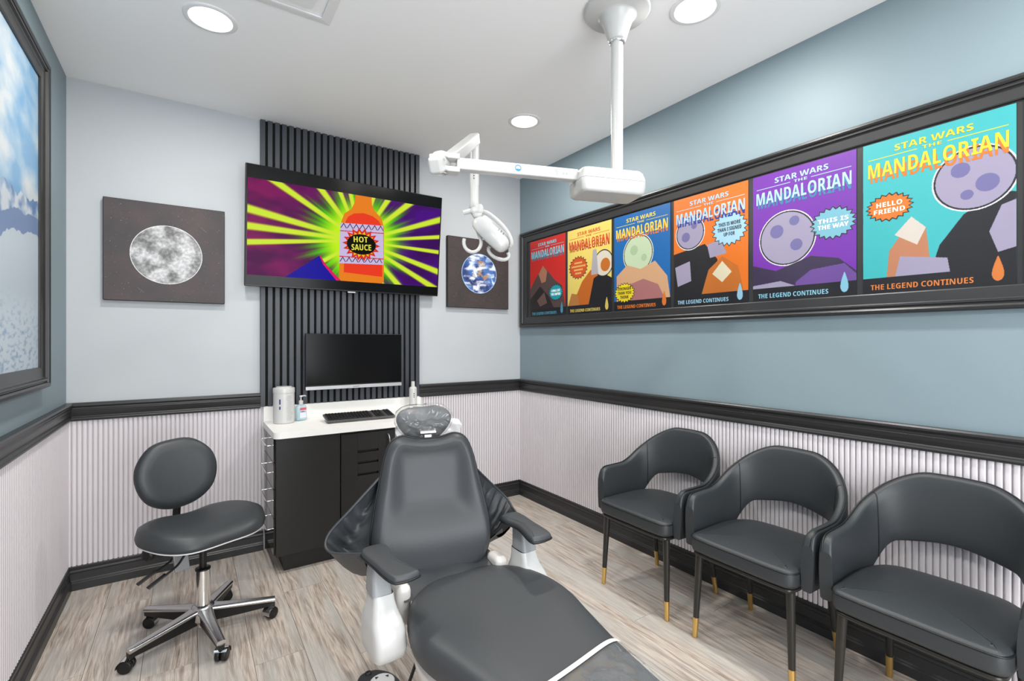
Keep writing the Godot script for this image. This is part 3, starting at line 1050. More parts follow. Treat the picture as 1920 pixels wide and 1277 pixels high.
		qm.quad(Vector3(-pwid / 2, 0, 0.0013), Vector3(pwid / 2, 0, 0.0013), Vector3(pwid / 2, ph, 0.0013), Vector3(-pwid / 2, ph, 0.0013), Vector3(0, 0, 1))
		var pmat := tex_mat(im, 0.42)
		pmat.albedo_color = Color(0.80, 0.80, 0.80)
		part(po, "print", qm, pmat)
		var tt := mat(d.t * Color(0.82, 0.82, 0.82), 0.45)
		var ts := mat(d.s * Color(0.82, 0.82, 0.82), 0.45)
		var tc := mat(d.c * Color(0.82, 0.82, 0.82), 0.45)
		var tw := mat(d.wc, 0.45)
		var z := 0.0019
		text(po, "title_line", "STAR WARS", 0.0, ph * 0.935, z, pwid * 0.52, ph * 0.040, tt)
		text(po, "title_line", "THE", 0.0, ph * 0.893, z, pwid * 0.13, ph * 0.020, tt)
		text(po, "title_shade", "MANDALORIAN", 0.004, ph * 0.785, z - 0.0004, pwid * 0.90, ph * 0.088, ts)
		text(po, "title_line", "MANDALORIAN", 0.0, ph * 0.818, z, pwid * 0.92, ph * 0.092, tt)
		text(po, "caption", "THE LEGEND CONTINUES", -pwid * 0.09, ph * 0.055, z, pwid * 0.70, ph * 0.034, tc)
		var L: int = d.w.size()
		for k in L:
			var lh: float = minf(0.030, d.b[3] * 1.15 / L)
			var longest := 0
			for s in d.w:
				longest = maxi(longest, s.length())
			text(po, "balloon_line", d.w[k], (d.b[0] - 0.5) * pwid, ph * (1.0 - d.b[1] + ((L - 1) * 0.5 - k) * lh * 1.45), z, pwid * d.b[2] * 1.35 * d.w[k].length() / longest, ph * lh, tw)

# ---------------------------------------------------------------- desk
func make_desk():
	var cx := 1.2375
	var cb := thing("desk_cabinet", "black base cabinet with chrome drawer pulls under the white worktop", "cabinet", Vector3(cx, 0, 0))
	var hw := 0.3375
	part(cb, "body", bx(Vector3(0.655, 0.636, 0.392), at(0.004, 0.421, 0.212), 0.001), M.cabinet)
	part(cb, "kick_board", bx(Vector3(0.60, 0.104, 0.34), at(0.01, 0.052, 0.210), 0.001), M.cabinet)
	part(cb, "back_panel", bx(Vector3(0.075, 0.10, 0.006), at(-hw + 0.035, 0.05, 0.008), 0.0005), M.cabinet)
	# front panels
	part(cb, "front_panel", bx(Vector3(0.334, 0.64, 0.02), at(-hw + 0.169, 0.421, 0.418), 0.0015), M.cabinet)
	var door := MB.new()
	var dx0 := 0.004
	var dx1 := hw - 0.012
	var sx0 := 0.098
	var sx1 := 0.222
	var ys := [0.612, 0.545, 0.477]
	var yt := 0.722
	door.box(at((dx0 + sx0) / 2, 0.411, 0.418), Vector3(sx0 - dx0, 0.622, 0.02), 0.001)
	door.box(at((sx1 + dx1) / 2, 0.411, 0.418), Vector3(dx1 - sx1, 0.622, 0.02), 0.001)
	var top := yt
	for y in ys + [0.10 - 0.007]:
		var lo: float = y + 0.007
		door.box(at((sx0 + sx1) / 2, (top + lo) / 2, 0.418), Vector3(sx1 - sx0 + 0.001, top - lo, 0.02), 0.001)
		top = y - 0.007
	var dr := part(cb, "door", door, M.cabinet)
	var hm := MB.new()
	hm.tube(spline([Vector3(0.268, 0.700, 0.428), Vector3(0.275, 0.700, 0.452), Vector3(0.280, 0.670, 0.460), Vector3(0.280, 0.61, 0.460), Vector3(0.275, 0.58, 0.452), Vector3(0.268, 0.58, 0.428)], 5), 0.004, 8)
	part(dr, "handle", hm, M.chrome)
	# drawers on the side
	var yb := [0.738, 0.605, 0.46, 0.305, 0.103]
	for i in 4:
		var h: float = yb[i] - yb[i + 1] - 0.003
		var f := part(cb, "drawer", bx(Vector3(0.02, h, 0.388), at(-hw + 0.003, (yb[i] + yb[i + 1]) / 2, 0.213), 0.0015), M.drawer)
		var yh: float = [0.694, 0.548, 0.394, 0.24][i]
		var tb := MB.new()
		var xo := -hw - 0.007
		tb.tube(spline([Vector3(xo, yh, 0.13), Vector3(xo - 0.026, yh, 0.13), Vector3(xo - 0.030, yh, 0.14), Vector3(xo - 0.030, yh, 0.25), Vector3(xo - 0.030, yh, 0.36), Vector3(xo - 0.026, yh, 0.37), Vector3(xo, yh, 0.37)], 3), 0.004, 8)
		part(f, "handle", tb, M.chrome)
	# worktop
	var wt := thing("worktop", "white laminate worktop on the black cabinet below the monitor", "worktop", Vector3(1.3965, 0.741, 0))
	var o := PackedVector2Array()
	var x0 := -0.5085
	var x1 := 0.5085
	var r := 0.035
	o.append(Vector2(x0, 0.002))
	for i in 7:
		var a := PI / 2 * i / 6
		o.append(Vector2(x0 + r - cos(a) * r, 0.468 - r + sin(a) * r))
	o.append(Vector2(x1, 0.468))
	o.append(Vector2(x1, 0.002))
	var om := MB.new()
	var oa := []
	for p in o:
		oa.append(p)
	om.prism(o, Transform3D(Basis(Vector3(1, 0, 0), Vector3(0, 0, 1), Vector3(0, 1, 0)), Vector3.ZERO), 0.034)
	part(wt, "top", om, M.counter)
	var bs := thing("backsplash", "low white backsplash strip standing on the rear edge of the worktop", "backsplash", Vector3(1.3965, 0.775, 0.012))
	part(bs, "strip", bx(Vector3(1.017, 0.09, 0.02), at(0, 0.045, 0), 0.0015), M.counter)
	var cy := 0.775
	# wipes canister
	var wc := thing("wipes_canister", "tall white wipes canister with printed label on the worktop", "canister", Vector3(0.985, cy, 0.13))
	var m := MB.new()
	m.lathe(at(0, 0, 0), [Vector2(0, 0), Vector2(0.055, 0), Vector2(0.0585, 0.004), Vector2(0.0585, 0.004), Vector2(0.0585, 0.188)], 36)
	part(wc, "body", m, M.white)
	m = MB.new()
	m.lathe(at(0, 0, 0), [Vector2(0.060, 0.180), Vector2(0.060, 0.180), Vector2(0.060, 0.206), Vector2(0.057, 0.209), Vector2(0.057, 0.209), Vector2(0.044, 0.210), Vector2(0.042, 0.216), Vector2(0.042, 0.216), Vector2(0, 0.217)], 36)
	part(wc, "lid", m, M.white)
	var lab := MB.new()
	var r2 := 0.0588
	for q in [[-0.30, 0.115, 0.03, 0.006, 0], [-0.30, 0.085, 0.018, 0.006, 0]]:
		ink_patch(lab, r2, q[0] + 0.35, q[1], 0.13, q[2])
	part(wc, "label_mark", lab, M.ink_blue)
	var ln := MB.new()
	for i in 24:
		ink_patch(ln, r2, 0.82 - rng.randf() * 0.1, 0.02 + i * 0.0062, 0.62 - rng.randf() * 0.25, 0.0011)
	part(wc, "label_lines", ln, M.ink_grey)
	# sanitiser
	var sb := thing("sanitizer_bottle", "clear blue hand sanitizer pump bottle beside the wipes canister", "bottle", Vector3(1.085, cy, 0.10), 0.45)
	var gm := MB.new()
	var ol := []
	for i in 24:
		var a := TAU * i / 24
		ol.append(Vector2(signf(cos(a)) * pow(absf(cos(a)), 0.6) * 0.034, signf(sin(a)) * pow(absf(sin(a)), 0.7) * 0.021))
	pad(gm, ol, [[0.004, 0.0], [0.0, 0.004], [0.0, 0.078], [0.004, 0.088], [0.014, 0.094], [0.014, 0.098]], 0.0, 2)
	part(sb, "body", gm, M.gel)
	var lb := MB.new()
	lb.box(at(0, 0.048, 0.0205), Vector3(0.042, 0.060, 0.0012), 0.0004)
	var lbp := part(sb, "label", lb, mat(Color(0.86, 0.88, 0.93), 0.5))
	part(lbp, "red_band", bx(Vector3(0.042, 0.014, 0.001), at(0, 0.072, 0.0212), 0.0003), mat(Color(0.82, 0.35, 0.38), 0.5))
	text(lbp, "word", "PURELL", 0, 0.056, 0.0214, 0.036, 0.010, M.ink_blue)
	var pmp := MB.new()
	pmp.lathe(at(0, 0, 0), [Vector2(0.012, 0.098), Vector2(0.013, 0.1), Vector2(0.013, 0.122), Vector2(0.013, 0.122), Vector2(0.005, 0.124), Vector2(0.004, 0.124), Vector2(0.004, 0.142)], 16)
	pmp.lathe(at(0, 0, 0), [Vector2(0, 0.142), Vector2(0.008, 0.142), Vector2(0.009, 0.152), Vector2(0, 0.154)], 16)
	pmp.tube([Vector3(0, 0.149, 0), Vector3(0.030, 0.149, 0.0), Vector3(0.035, 0.144, 0)], [0.005, 0.004, 0.003], 8)
	part(sb, "pump", pmp, M.white)
	# keyboard: rear feet folded out
	var kb := thing("keyboard", "black computer keyboard lying on the white worktop", "keyboard", Vector3(1.395, cy, 0.265), -0.02)
	var kx := Transform3D(Basis(Vector3.RIGHT, 0.16), Vector3(0, 0.022, 0))
	part(kb, "case", bx(Vector3(0.41, 0.014, 0.145), kx, 0.004, 2), mat(Color(0.27, 0.27, 0.275), 0.4))
	var keys := MB.new()
	for rr in 6:
		for c in 21:
			if (c == 14 or c == 18) and rr < 6:
				continue
			if rr == 5 and c > 2 and c < 9:
				continue
			keys.box(kx * at(-0.188 + c * 0.0188, 0.0095, -0.054 + rr * 0.0205 + (0.004 if rr > 0 else 0.0)), Vector3(0.0158, 0.006, 0.016), 0.0015)
		if rr == 5:
			keys.box(kx * at(-0.188 + 5.5 * 0.0188, 0.0095, -0.054 + rr * 0.0205 + 0.004), Vector3(0.108, 0.006, 0.016), 0.0015)
	var kp := part(kb, "keys", keys, mat(Color(0.035, 0.035, 0.037), 0.4))
	kp.set_meta("kind", "stuff")
	for s in [-1, 1]:
		part(kb, "foot", bx(Vector3(0.03, 0.026, 0.006), at(0.17 * s, 0.013, -0.064), 0.001), M.black)
	# small white bottle
	var wbz := thing("spray_bottle", "small white plastic bottle with cap at the far end of the worktop", "bottle", Vector3(1.80, cy, 0.13))
	m = MB.new()
	m.lathe(at(0, 0, 0), [Vector2(0, 0), Vector2(0.025, 0), Vector2(0.027, 0.004), Vector2(0.027, 0.158), Vector2(0.023, 0.168), Vector2(0.014, 0.172), Vector2(0.013, 0.176)], 24)
	part(wbz, "body", m, M.white)
	m = MB.new()
	m.lathe(at(0, 0, 0), [Vector2(0.0135, 0.174), Vector2(0.0135, 0.174), Vector2(0.012, 0.206), Vector2(0.011, 0.208), Vector2(0.011, 0.208), Vector2(0, 0.208)], 18)
	part(wbz, "cap", m, M.white)
	var ml := MB.new()
	for i in 3:
		ink_patch(ml, 0.0273, 0.35, 0.10 + i * 0.012, 0.3, 0.006)
	part(wbz, "label_mark", ml, M.ink_dark)

# thin print patch on a round body, facing the camera side
func ink_patch(mb: MB, r: float, a0: float, y: float, da: float, h: float):
	var base := 1.85
	var ra := PackedVector3Array()
	var rb := PackedVector3Array()
	for i in 5:
		var a := base - a0 - da * i / 4.0 + 0.35
		ra.append(Vector3(cos(a) * r, y, sin(a) * r))
		rb.append(Vector3(cos(a) * r, y + h, sin(a) * r))
	mb.grid([ra, rb])

# ---------------------------------------------------------------- dental chair
func make_dental_chair():
	var c := thing("dental_chair", "black upholstered dental chair with white arms in the middle of the room", "dental chair", Vector3(1.27, 0, 1.95))
	# local: x to the right, z towards the feet
	var ol := []
	var right := [Vector2(0.0, -0.200), Vector2(0.13, -0.180), Vector2(0.215, -0.105), Vector2(0.256, 0.0), Vector2(0.262, 0.11), Vector2(0.236, 0.23), Vector2(0.200, 0.40), Vector2(0.180, 0.57), Vector2(0.176, 0.86), Vector2(0.13, 0.97)]
	var ctrl := []
	for p in right:
		ctrl.append(p)
	ctrl.append(Vector2(0, 0.99))
	for i in range(right.size() - 1, 0, -1):
		ctrl.append(Vector2(-right[i].x, right[i].y))
	ol = spline(ctrl, 5, true)
	var warp := func(p: Vector3) -> Vector3:
		var dz := p.z - 0.15
		var lift: float = 0.10 * dz * dz if dz < 0.0 else 0.0
		var drop: float = 0.05 * smoothstep(0.45, 1.0, p.z)
		var cup: float = 0.010 * (p.x * p.x) / 0.06
		return Vector3(p.x + 0.032, p.y + lift - drop + cup * (1.0 if p.y > 0.42 else 0.0), p.z)
	var prof := [[0.06, 0.355], [0.02, 0.36], [0.004, 0.375], [0.0, 0.395], [0.0, 0.410], [0.006, 0.428], [0.022, 0.444], [0.05, 0.453], [0.09, 0.457]]
	var sm := MB.new()
	pad(sm, ol, prof, 0.001, 7, warp)
	part(c, "seat", sm, M.vinyl)
	# white shell under the seat
	var sh := MB.new()
	pad(sh, ol, [[0.13, 0.20], [0.06, 0.22], [0.025, 0.28], [0.012, 0.35], [0.04, 0.36]], 0.0, 2, warp)
	part(c, "seat_shell", sh, M.shell)
	# pedestal
	part(c, "pedestal", bx(Vector3(0.26, 0.26, 0.46), at(0.02, 0.15, 0.15), 0.05, 4), M.shell)
	part(c, "base_plate", bx(Vector3(0.42, 0.03, 0.80), at(0.03, 0.015, 0.17), 0.012, 3), M.shell)
	# fold of upholstery between seat and back
	var fold := MB.new()
	var rows := []
	for i in 7:
		var f := i / 6.0
		var row := PackedVector3Array()
		for j in 25:
			var x := -0.19 + 0.38 * j / 24.0
			var wv := 0.006 * sin(x * 40.0) * sin(f * PI)
			row.append(Vector3(x, 0.455 - 0.015 * f + 0.02 * sin(f * PI) + wv, -0.36 + 0.24 * f))
		rows.append(row)
	fold.grid(rows)
	part(c, "upholstery_fold", fold, M.vinyl)
	# backrest in its own frame: x right, y along the back, z out of the cushion
	var lean := 0.20
	var bb := Basis(Vector3.UP, -0.24) * Basis(Vector3.RIGHT, -lean)
	var bxf := Transform3D(bb, Vector3(-0.018, 0.415, -0.295))
	var bright := [Vector2(0.0, 0.0), Vector2(0.10, 0.002), Vector2(0.175, 0.025), Vector2(0.208, 0.08), Vector2(0.215, 0.15), Vector2(0.200, 0.25), Vector2(0.182, 0.34), Vector2(0.165, 0.42), Vector2(0.140, 0.478), Vector2(0.10, 0.498), Vector2(0.05, 0.488)]
	var bctrl := []
	for p in bright:
		bctrl.append(p)
	bctrl.append(Vector2(0, 0.484))
	for i in range(bright.size() - 1, 0, -1):
		bctrl.append(Vector2(-bright[i].x, bright[i].y))
	var bo := spline(bctrl, 4, true)
	var bwarp := func(p: Vector3) -> Vector3:
		# p.x across, p.z along the back (outline y), p.y thickness
		var y := p.z
		var curve: float = 0.05 * sin(clampf(y / 0.5, 0, 1) * PI) * -0.25 + 0.030 * exp(-pow((y - 0.14) / 0.09, 2.0)) - 0.020 * smoothstep(0.16, 0.09, absf(p.x)) * smoothstep(0.18, 0.27, y) * smoothstep(0.48, 0.42, y)
		var bowl: float = 0.55 * p.x * p.x * smoothstep(0.02, 0.3, y)
		var f := clampf(p.y / 0.07, 0.0, 1.0)
		return bxf * Vector3(p.x, y, p.y + (curve + bowl) * f)
	var bm := MB.new()
	pad(bm, bo, [[0.03, 0.0], [0.012, 0.004], [0.002, 0.014], [0.0, 0.026], [0.003, 0.040], [0.010, 0.053], [0.020, 0.062], [0.030, 0.066]], 0.002, 10, bwarp)
	var back := part(c, "backrest", bm, M.vinyl)
	var pp := MB.new()
	pp.tube(loop_at(bo, -0.002, 0.024, bwarp), 0.0035, 6, false)
	part(back, "piping", pp, M.piping)
	# headrest on its chrome post
	var hp := MB.new()
	hp.box(bxf * at(0.0, 0.50, 0.012), Vector3(0.030, 0.08, 0.010), 0.003)
	hp.tube([bxf * Vector3(-0.030, 0.508, 0.02), bxf * Vector3(0.028, 0.508, 0.02)], 0.010, 14)
	part(c, "headrest_post", hp, M.alu)
	var hb := Basis(Vector3.UP, -0.30) * Basis(Vector3.RIGHT, 0.10)
	var hx := Transform3D(hb, Vector3(0.0, 0.945, -0.415))
	var hol := []
	var hc := [Vector2(0.0, -0.074), Vector2(0.045, -0.062), Vector2(0.085, -0.022), Vector2(0.104, 0.018), Vector2(0.092, 0.050), Vector2(0.05, 0.070), Vector2(0.0, 0.066), Vector2(-0.05, 0.066), Vector2(-0.092, 0.050), Vector2(-0.104, 0.018), Vector2(-0.085, -0.022), Vector2(-0.045, -0.062)]
	hol = spline(hc, 5, true)
	var hwarp := func(p: Vector3) -> Vector3:
		return hx * Vector3(p.x, p.z, p.y + 0.9 * p.x * p.x)
	var hm := MB.new()
	pad(hm, hol, roll(0.022, -0.02, 0.03), 0.008, 5, hwarp)
	var head := part(c, "headrest", hm, M.vinyl)
	var nf := noise(77, 18.0, 3)
	var cwarp := func(p: Vector3) -> Vector3:
		var d := nf.get_noise_3d(p.x * 1.3, p.z * 2.0, p.y * 0.5) * 0.016
		return hx * Vector3(p.x, p.z, p.y + 0.9 * p.x * p.x + d)
	var cm := MB.new()
	pad(cm, spline(hc, 9, true), [[0.01, -0.03], [-0.006, -0.022], [-0.008, 0.005], [-0.004, 0.025], [0.010, 0.036], [0.03, 0.042]], 0.006, 12, cwarp)
	part(head, "plastic_sleeve", cm, M.film, "clear shiny plastic sleeve")
	# white crumpled cover hanging behind the headrest
	var wcv := MB.new()
	var nb := noise(88, 9.0, 4)
	var wrows := []
	for i in 22:
		var row := PackedVector3Array()
		for j in 34:
			var u := j / 33.0
			var v := i / 21.0
			var x := -0.075 + 0.275 * u
			var y := 0.925 - 0.17 * v
			var z := -0.50 - 0.04 * sin(u * PI) + 0.02 * v + nb.get_noise_2d(x * 1.2, y * 1.4) * 0.035
			row.append(Vector3(x + 0.02 * v * (u - 0.5), y + 0.012 * sin(u * 9.0), z))
		wrows.append(row)
	wcv.grid(wrows)
	part(c, "headrest_cover", wcv, M.film_white, "wrinkled white plastic cover hanging behind the headrest")
	# arms, both sides
	for s in [-1.0, 1.0]:
		var arm := MB.new()
		var prow := []
		var path := [Vector3(0.270 * s, 0.585, -0.140), Vector3(0.272 * s, 0.545, -0.134), Vector3(0.272 * s, 0.503, -0.125)]
		for i in 3:
			var row := PackedVector3Array()
			var hwx: float = [0.024, 0.027, 0.031][i]
			var hwz: float = [0.032, 0.037, 0.042][i]
			for j in 24:
				var a := TAU * j / 24
				row.append(path[i] + Vector3(signf(cos(a)) * pow(absf(cos(a)), 0.35) * hwx, 0, signf(sin(a)) * pow(absf(sin(a)), 0.35) * hwz))
			prow.append(row)
		arm.grid(prow, true)
		arm.fan(prow[0], UPV)
		part(c, "arm_post", arm, M.grey_plastic, "grey arm post")
		var cov := MB.new()
		prow = []
		var cen := [[0.503, -0.125, 0.032, 0.043], [0.48, -0.120, 0.034, 0.047], [0.46, -0.114, 0.038, 0.054], [0.44, -0.106, 0.045, 0.068], [0.415, -0.097, 0.050, 0.082], [0.37, -0.092, 0.051, 0.086], [0.342, -0.098, 0.048, 0.078], [0.326, -0.102, 0.038, 0.062], [0.324, -0.102, 0.0, 0.0]]
		for q in cen:
			var row := PackedVector3Array()
			for j in 28:
				var a := TAU * j / 28
				row.append(Vector3(0.268 * s + signf(cos(a)) * pow(absf(cos(a)), 0.4) * q[2], q[0], q[1] + signf(sin(a)) * pow(absf(sin(a)), 0.4) * q[3]))
			prow.append(row)
		cov.grid(prow, true)
		part(c, "arm_cover", cov, M.white, "white arm cover")
		part(c, "hinge_cover", bx(Vector3(0.05, 0.13, 0.09), at(0.185 * s, 0.42, -0.175), 0.02, 3), M.shell)
		# pad
		var pol := spline([Vector2(0.222 * s, -0.21), Vector2(0.226 * s, -0.10), Vector2(0.200 * s, 0.008), Vector2(0.215 * s, 0.03), Vector2(0.262 * s, 0.032), Vector2(0.285 * s, 0.012), Vector2(0.296 * s, -0.09), Vector2(0.300 * s, -0.21)], 5, true)
		var pm := MB.new()
		pad(pm, pol, roll(0.012, 0.578, 0.606), 0.006, 4)
		var pd := part(c, "armrest", pm, M.vinyl)
		var pe := MB.new()
		pe.tube(loop_at(pol, -0.001, 0.588), 0.003, 6, false)
		part(pd, "piping", pe, M.piping)
		# wing: leather sling between back and arm
		var A := spline([bxf * Vector3(0.178 * s, 0.36, 0.02), bxf * Vector3(0.20 * s, 0.24, 0.02), bxf * Vector3(0.21 * s, 0.12, 0.02), Vector3(0.20 * s, 0.50, -0.26), Vector3(0.225 * s, 0.56, -0.20)], 8)
		var B := spline([bxf * Vector3(0.178 * s, 0.36, 0.02), Vector3(0.285 * s, 0.675, -0.385), Vector3(0.362 * s, 0.60, -0.385), Vector3(0.366 * s, 0.565, -0.335), Vector3(0.300 * s, 0.592, -0.20)], 8)
		var wm := MB.new()
		var wr := []
		var nz := noise(5 + int(s), 10.0, 3)
		for i in A.size():
			var row := PackedVector3Array()
			for j in 15:
				var f := j / 14.0
				var p: Vector3 = A[i].lerp(B[i], f)
				var g: float = sin(f * PI)
				var rip: float = sin(i * 1.9 + f * 1.5) * 0.013 * pow(g, 0.6) * smoothstep(0.25, 0.8, f)
				p += Vector3(0, -0.045 * g, -0.03 * g) + Vector3(0.3 * s, 0.5, 1.0) * (rip + nz.get_noise_3d(p.x, p.y, p.z) * 0.022 * g)
				row.append(p)
			wr.append(row)
		wm.grid(wr)
		var wing := part(c, "wing", wm, M.vinyl)
		var we := MB.new()
		we.tube(B, 0.0045, 6)
		part(wing, "piping", we, M.vinyl)
		var under := MB.new()
		var ur := []
		for i in B.size():
			var row := PackedVector3Array()
			for j in 8:
				var f := j / 7.0
				var p: Vector3 = B[i].lerp(A[i] + Vector3(-0.01 * s, -0.03, -0.04), f)
				p += Vector3(0.0, -0.055 * sin(f * PI), -0.03 * sin(f * PI)) * smoothstep(0.0, 0.4, float(i) / B.size())
				row.append(p)
			ur.append(row)
		under.grid(ur)
		part(wing, "wing_lining", under, M.vinyl)
	# plastic cover over the foot end
	var pcv := MB.new()
	var nn := noise(31, 7.0, 3)
	var prs := []
	for i in 30:
		var row := PackedVector3Array()
		var z := 0.43 + 0.54 * i / 29.0
		for j in 36:
			var u := -1.0 + 2.0 * j / 35.0
			var hw2: float = lerpf(0.196, 0.178, clampf((z - 0.40) / 0.17, 0, 1))
			var x := u * (hw2 - 0.004)
			var y: float = 0.461 - 0.024 * pow(absf(u), 6.0)
			var q: Vector3 = warp.call(Vector3(x, y, z - 0.03 * u))
			q.y += 0.002 + maxf(0.0, nn.get_noise_2d(x * 1.2 + z * 0.7, z * 2.2 - x)) * 0.024 * minf(1.0, i / 4.0)
			row.append(q)
		prs.append(row)
	pcv.grid(prs)
	var foil := part(c, "foot_cover", pcv, M.film, "clear plastic cover over the foot end")
	var hem := MB.new()
	var hr := []
	for i in 2:
		var row := PackedVector3Array()
		for j in 36:
			row.append(prs[0][j] + Vector3(0, 0.003, -0.012 + 0.014 * i))
		hr.append(row)
	hem.grid(hr)
	part(foil, "hem", hem, M.white_matte, "white hem of the cover")
	# foot control
	var fc := thing("foot_control", "grey round foot pedal with white plate on the floor beside the dental chair", "foot pedal", Vector3(1.085, 0, 1.555), 0.5)
	var fo := spline([Vector2(0.0, -0.085), Vector2(0.048, -0.055), Vector2(0.062, 0.01), Vector2(0.04, 0.075), Vector2(0, 0.09), Vector2(-0.04, 0.075), Vector2(-0.062, 0.01), Vector2(-0.048, -0.055)], 5, true)
	var fm := MB.new()
	pad(fm, fo, roll(0.012, 0.0, 0.032), 0.002, 3)
	part(fc, "body", fm, mat(Color(0.19, 0.20, 0.22), 0.45))
	var fp := MB.new()
	fp.lathe(at(0, 0, 0.02), [Vector2(0.044, 0.030), Vector2(0.044, 0.037), Vector2(0.040, 0.040), Vector2(0.0, 0.041)], 28)
	var plate := part(fc, "plate", fp, M.white_matte)
	for k in 4:
		var ang := PI / 2 * k
		var ar := MB.new()
		ar.prism(PackedVector2Array([Vector2(-0.007, 0), Vector2(0.007, 0), Vector2(0, 0.010)]), Transform3D(Basis(Vector3.UP, ang) * Basis(Vector3.RIGHT, -PI / 2), Vector3(sin(ang) * -0.024, 0.041, 0.02 - cos(ang) * 0.024)), 0.001)
		part(plate, "arrow", ar, M.ink_dark)
	var bt := MB.new()
	bt.lathe(at(0.012, 0, -0.058), [Vector2(0.012, 0.030), Vector2(0.012, 0.037), Vector2(0.0, 0.039)], 18)
	part(fc, "button", bt, M.black)
	var cbm := MB.new()
	var inv := fc.transform.affine_inverse()
	var cpts := []
	for p in [Vector3(1.165, 0.30, 1.79), Vector3(1.150, 0.20, 1.76), Vector3(1.135, 0.06, 1.70), Vector3(1.155, 0.012, 1.66), Vector3(1.150, 0.008, 1.63), Vector3(1.125, 0.009, 1.615), Vector3(1.105, 0.014, 1.61)]:
		cpts.append(inv * p)
	cbm.tube(spline(cpts, 6), 0.006, 8)
	part(fc, "cable", cbm, M.black)

# ---------------------------------------------------------------- stool
func make_stool():
	var s := thing("operator_stool", "black rolling stool with oval backrest and polished five star base", "stool", Vector3(0.566, 0, 0.796))
	# seat axes: forward direction of the stool
	var fwd := Vector3(0.40, 0, 0.917)
	var ang := atan2(fwd.x, fwd.z)
	var rb := Basis(Vector3.UP, ang)
	var so := spline([Vector2(0, 0.205), Vector2(0.13, 0.195), Vector2(0.215, 0.11), Vector2(0.235, -0.02), Vector2(0.19, -0.135), Vector2(0.10, -0.185), Vector2(0, -0.165), Vector2(-0.10, -0.185), Vector2(-0.19, -0.135), Vector2(-0.235, -0.02), Vector2(-0.215, 0.11), Vector2(-0.13, 0.195)], 5, true)
	var sw := func(p: Vector3) -> Vector3:
		var q := Vector3(p.x, p.y + (0.35 * p.x * p.x if p.y > 0.47 else 0.0) - 0.012 * smoothstep(0.05, 0.2, p.z), p.z)
		return rb * q
	var sm := MB.new()
	pad(sm, so, [[0.05, 0.442], [0.015, 0.444], [0.003, 0.452], [0.0, 0.464], [0.008, 0.480], [0.030, 0.495], [0.06, 0.503]], 0.004, 6, sw)
	var seat := part(s, "seat", sm, M.leather)
	var wl := MB.new()
	wl.tube(loop_at(so, 0.010, 0.445, sw), 0.003, 6, false)
	part(seat, "piping", wl, M.white_matte, "pale piping under the seat edge")
	var pan := MB.new()
	pan.box(Transform3D(rb, Vector3(0, 0.425, 0)), Vector3(0.18, 0.032, 0.20), 0.006, 2)
	part(s, "seat_plate", pan, M.black)
	# backrest
	var bc := Vector3(-0.098, 0.655, -0.205)
	var bb := Basis(Vector3.UP, ang - 0.10) * Basis(Vector3.RIGHT, -0.16) * Basis(Vector3.BACK, 0.10)
	var bxf := Transform3D(bb, bc)
	var bo := spline([Vector2(0, 0.160), Vector2(0.085, 0.145), Vector2(0.148, 0.075), Vector2(0.160, -0.01), Vector2(0.128, -0.095), Vector2(0.05, -0.145), Vector2(-0.05, -0.145), Vector2(-0.128, -0.095), Vector2(-0.160, -0.01), Vector2(-0.148, 0.075), Vector2(-0.085, 0.145)], 5, true)
	var bw := func(p: Vector3) -> Vector3:
		return bxf * Vector3(p.x, p.z, p.y + 0.75 * p.x * p.x)
	var bm := MB.new()
	pad(bm, bo, [[0.03, -0.02], [0.008, -0.016], [0.0, -0.004], [0.003, 0.012], [0.014, 0.026], [0.035, 0.034]], 0.004, 6, bw)
	part(s, "backrest", bm, M.leather)
	var bk := MB.new()
	bk.tube(spline([rb * Vector3(0, 0.405, -0.05), rb * Vector3(0, 0.405, -0.19), rb * Vector3(0.0, 0.45, -0.245), bxf * Vector3(0, -0.10, -0.035), bxf * Vector3(0, 0.0, -0.03)], 5), 0.016, 10)
	bk.box(bxf * at(0, -0.06, -0.028), Vector3(0.05, 0.16, 0.012), 0.003)
	part(s, "back_bracket", bk, M.black)
	# knob, levers, plate
	var kn := MB.new()
	var kb := Vector3(-0.185, 0.385, 0.0)
	var kdir := (rb * Vector3(-0.85, 0, 0.5)).normalized()
	var krows := []
	for q in [[0.0, -0.02], [0.024, -0.02], [0.024, -0.02], [0.026, 0.0], [0.024, 0.016], [0.012, 0.02], [0.0, 0.02]]:
		var row := PackedVector3Array()
		var k1 := kdir.cross(UPV).normalized()
		var k2 := kdir.cross(k1)
		for j in 24:
			var a := TAU * j / 24
			var lob: float = 1.0 + 0.06 * cos(a * 8)
			row.append(kb + kdir * q[1] + (k1 * cos(a) + k2 * sin(a)) * q[0] * lob)
		krows.append(row)
	kn.grid(krows, true)
	kn.tube([kb, Vector3(-0.03, 0.42, -0.01)], 0.010, 8)
	part(s, "adjusting_knob", kn, M.black)
	for q in [[-0.20, -0.02], [-0.19, 0.045]]:
		var lv := MB.new()
		lv.tube(spline([rb * Vector3(-0.03, 0.405, q[1] + 0.02), rb * Vector3(-0.09, 0.395, q[1] + 0.02), rb * Vector3(-0.13, 0.36, q[1] + 0.03), rb * Vector3(q[0], 0.335, q[1] + 0.04)], 4), 0.0045, 8)
		lv.box(Transform3D(rb * Basis(Vector3.BACK, 0.45), rb * Vector3(q[0] - 0.015, 0.332, q[1] + 0.042)), Vector3(0.07, 0.006, 0.024), 0.003, 2)
		part(s, "lever", lv, M.black)
	var gp := MB.new()
	gp.box(Transform3D(rb * Basis(Vector3.RIGHT, -0.25), Vector3(-0.078, 0.362, 0.052)), Vector3(0.055, 0.10, 0.012), 0.004, 2)
	part(s, "tilt_plate", gp, M.grey_plastic)
	# column
	var co := MB.new()
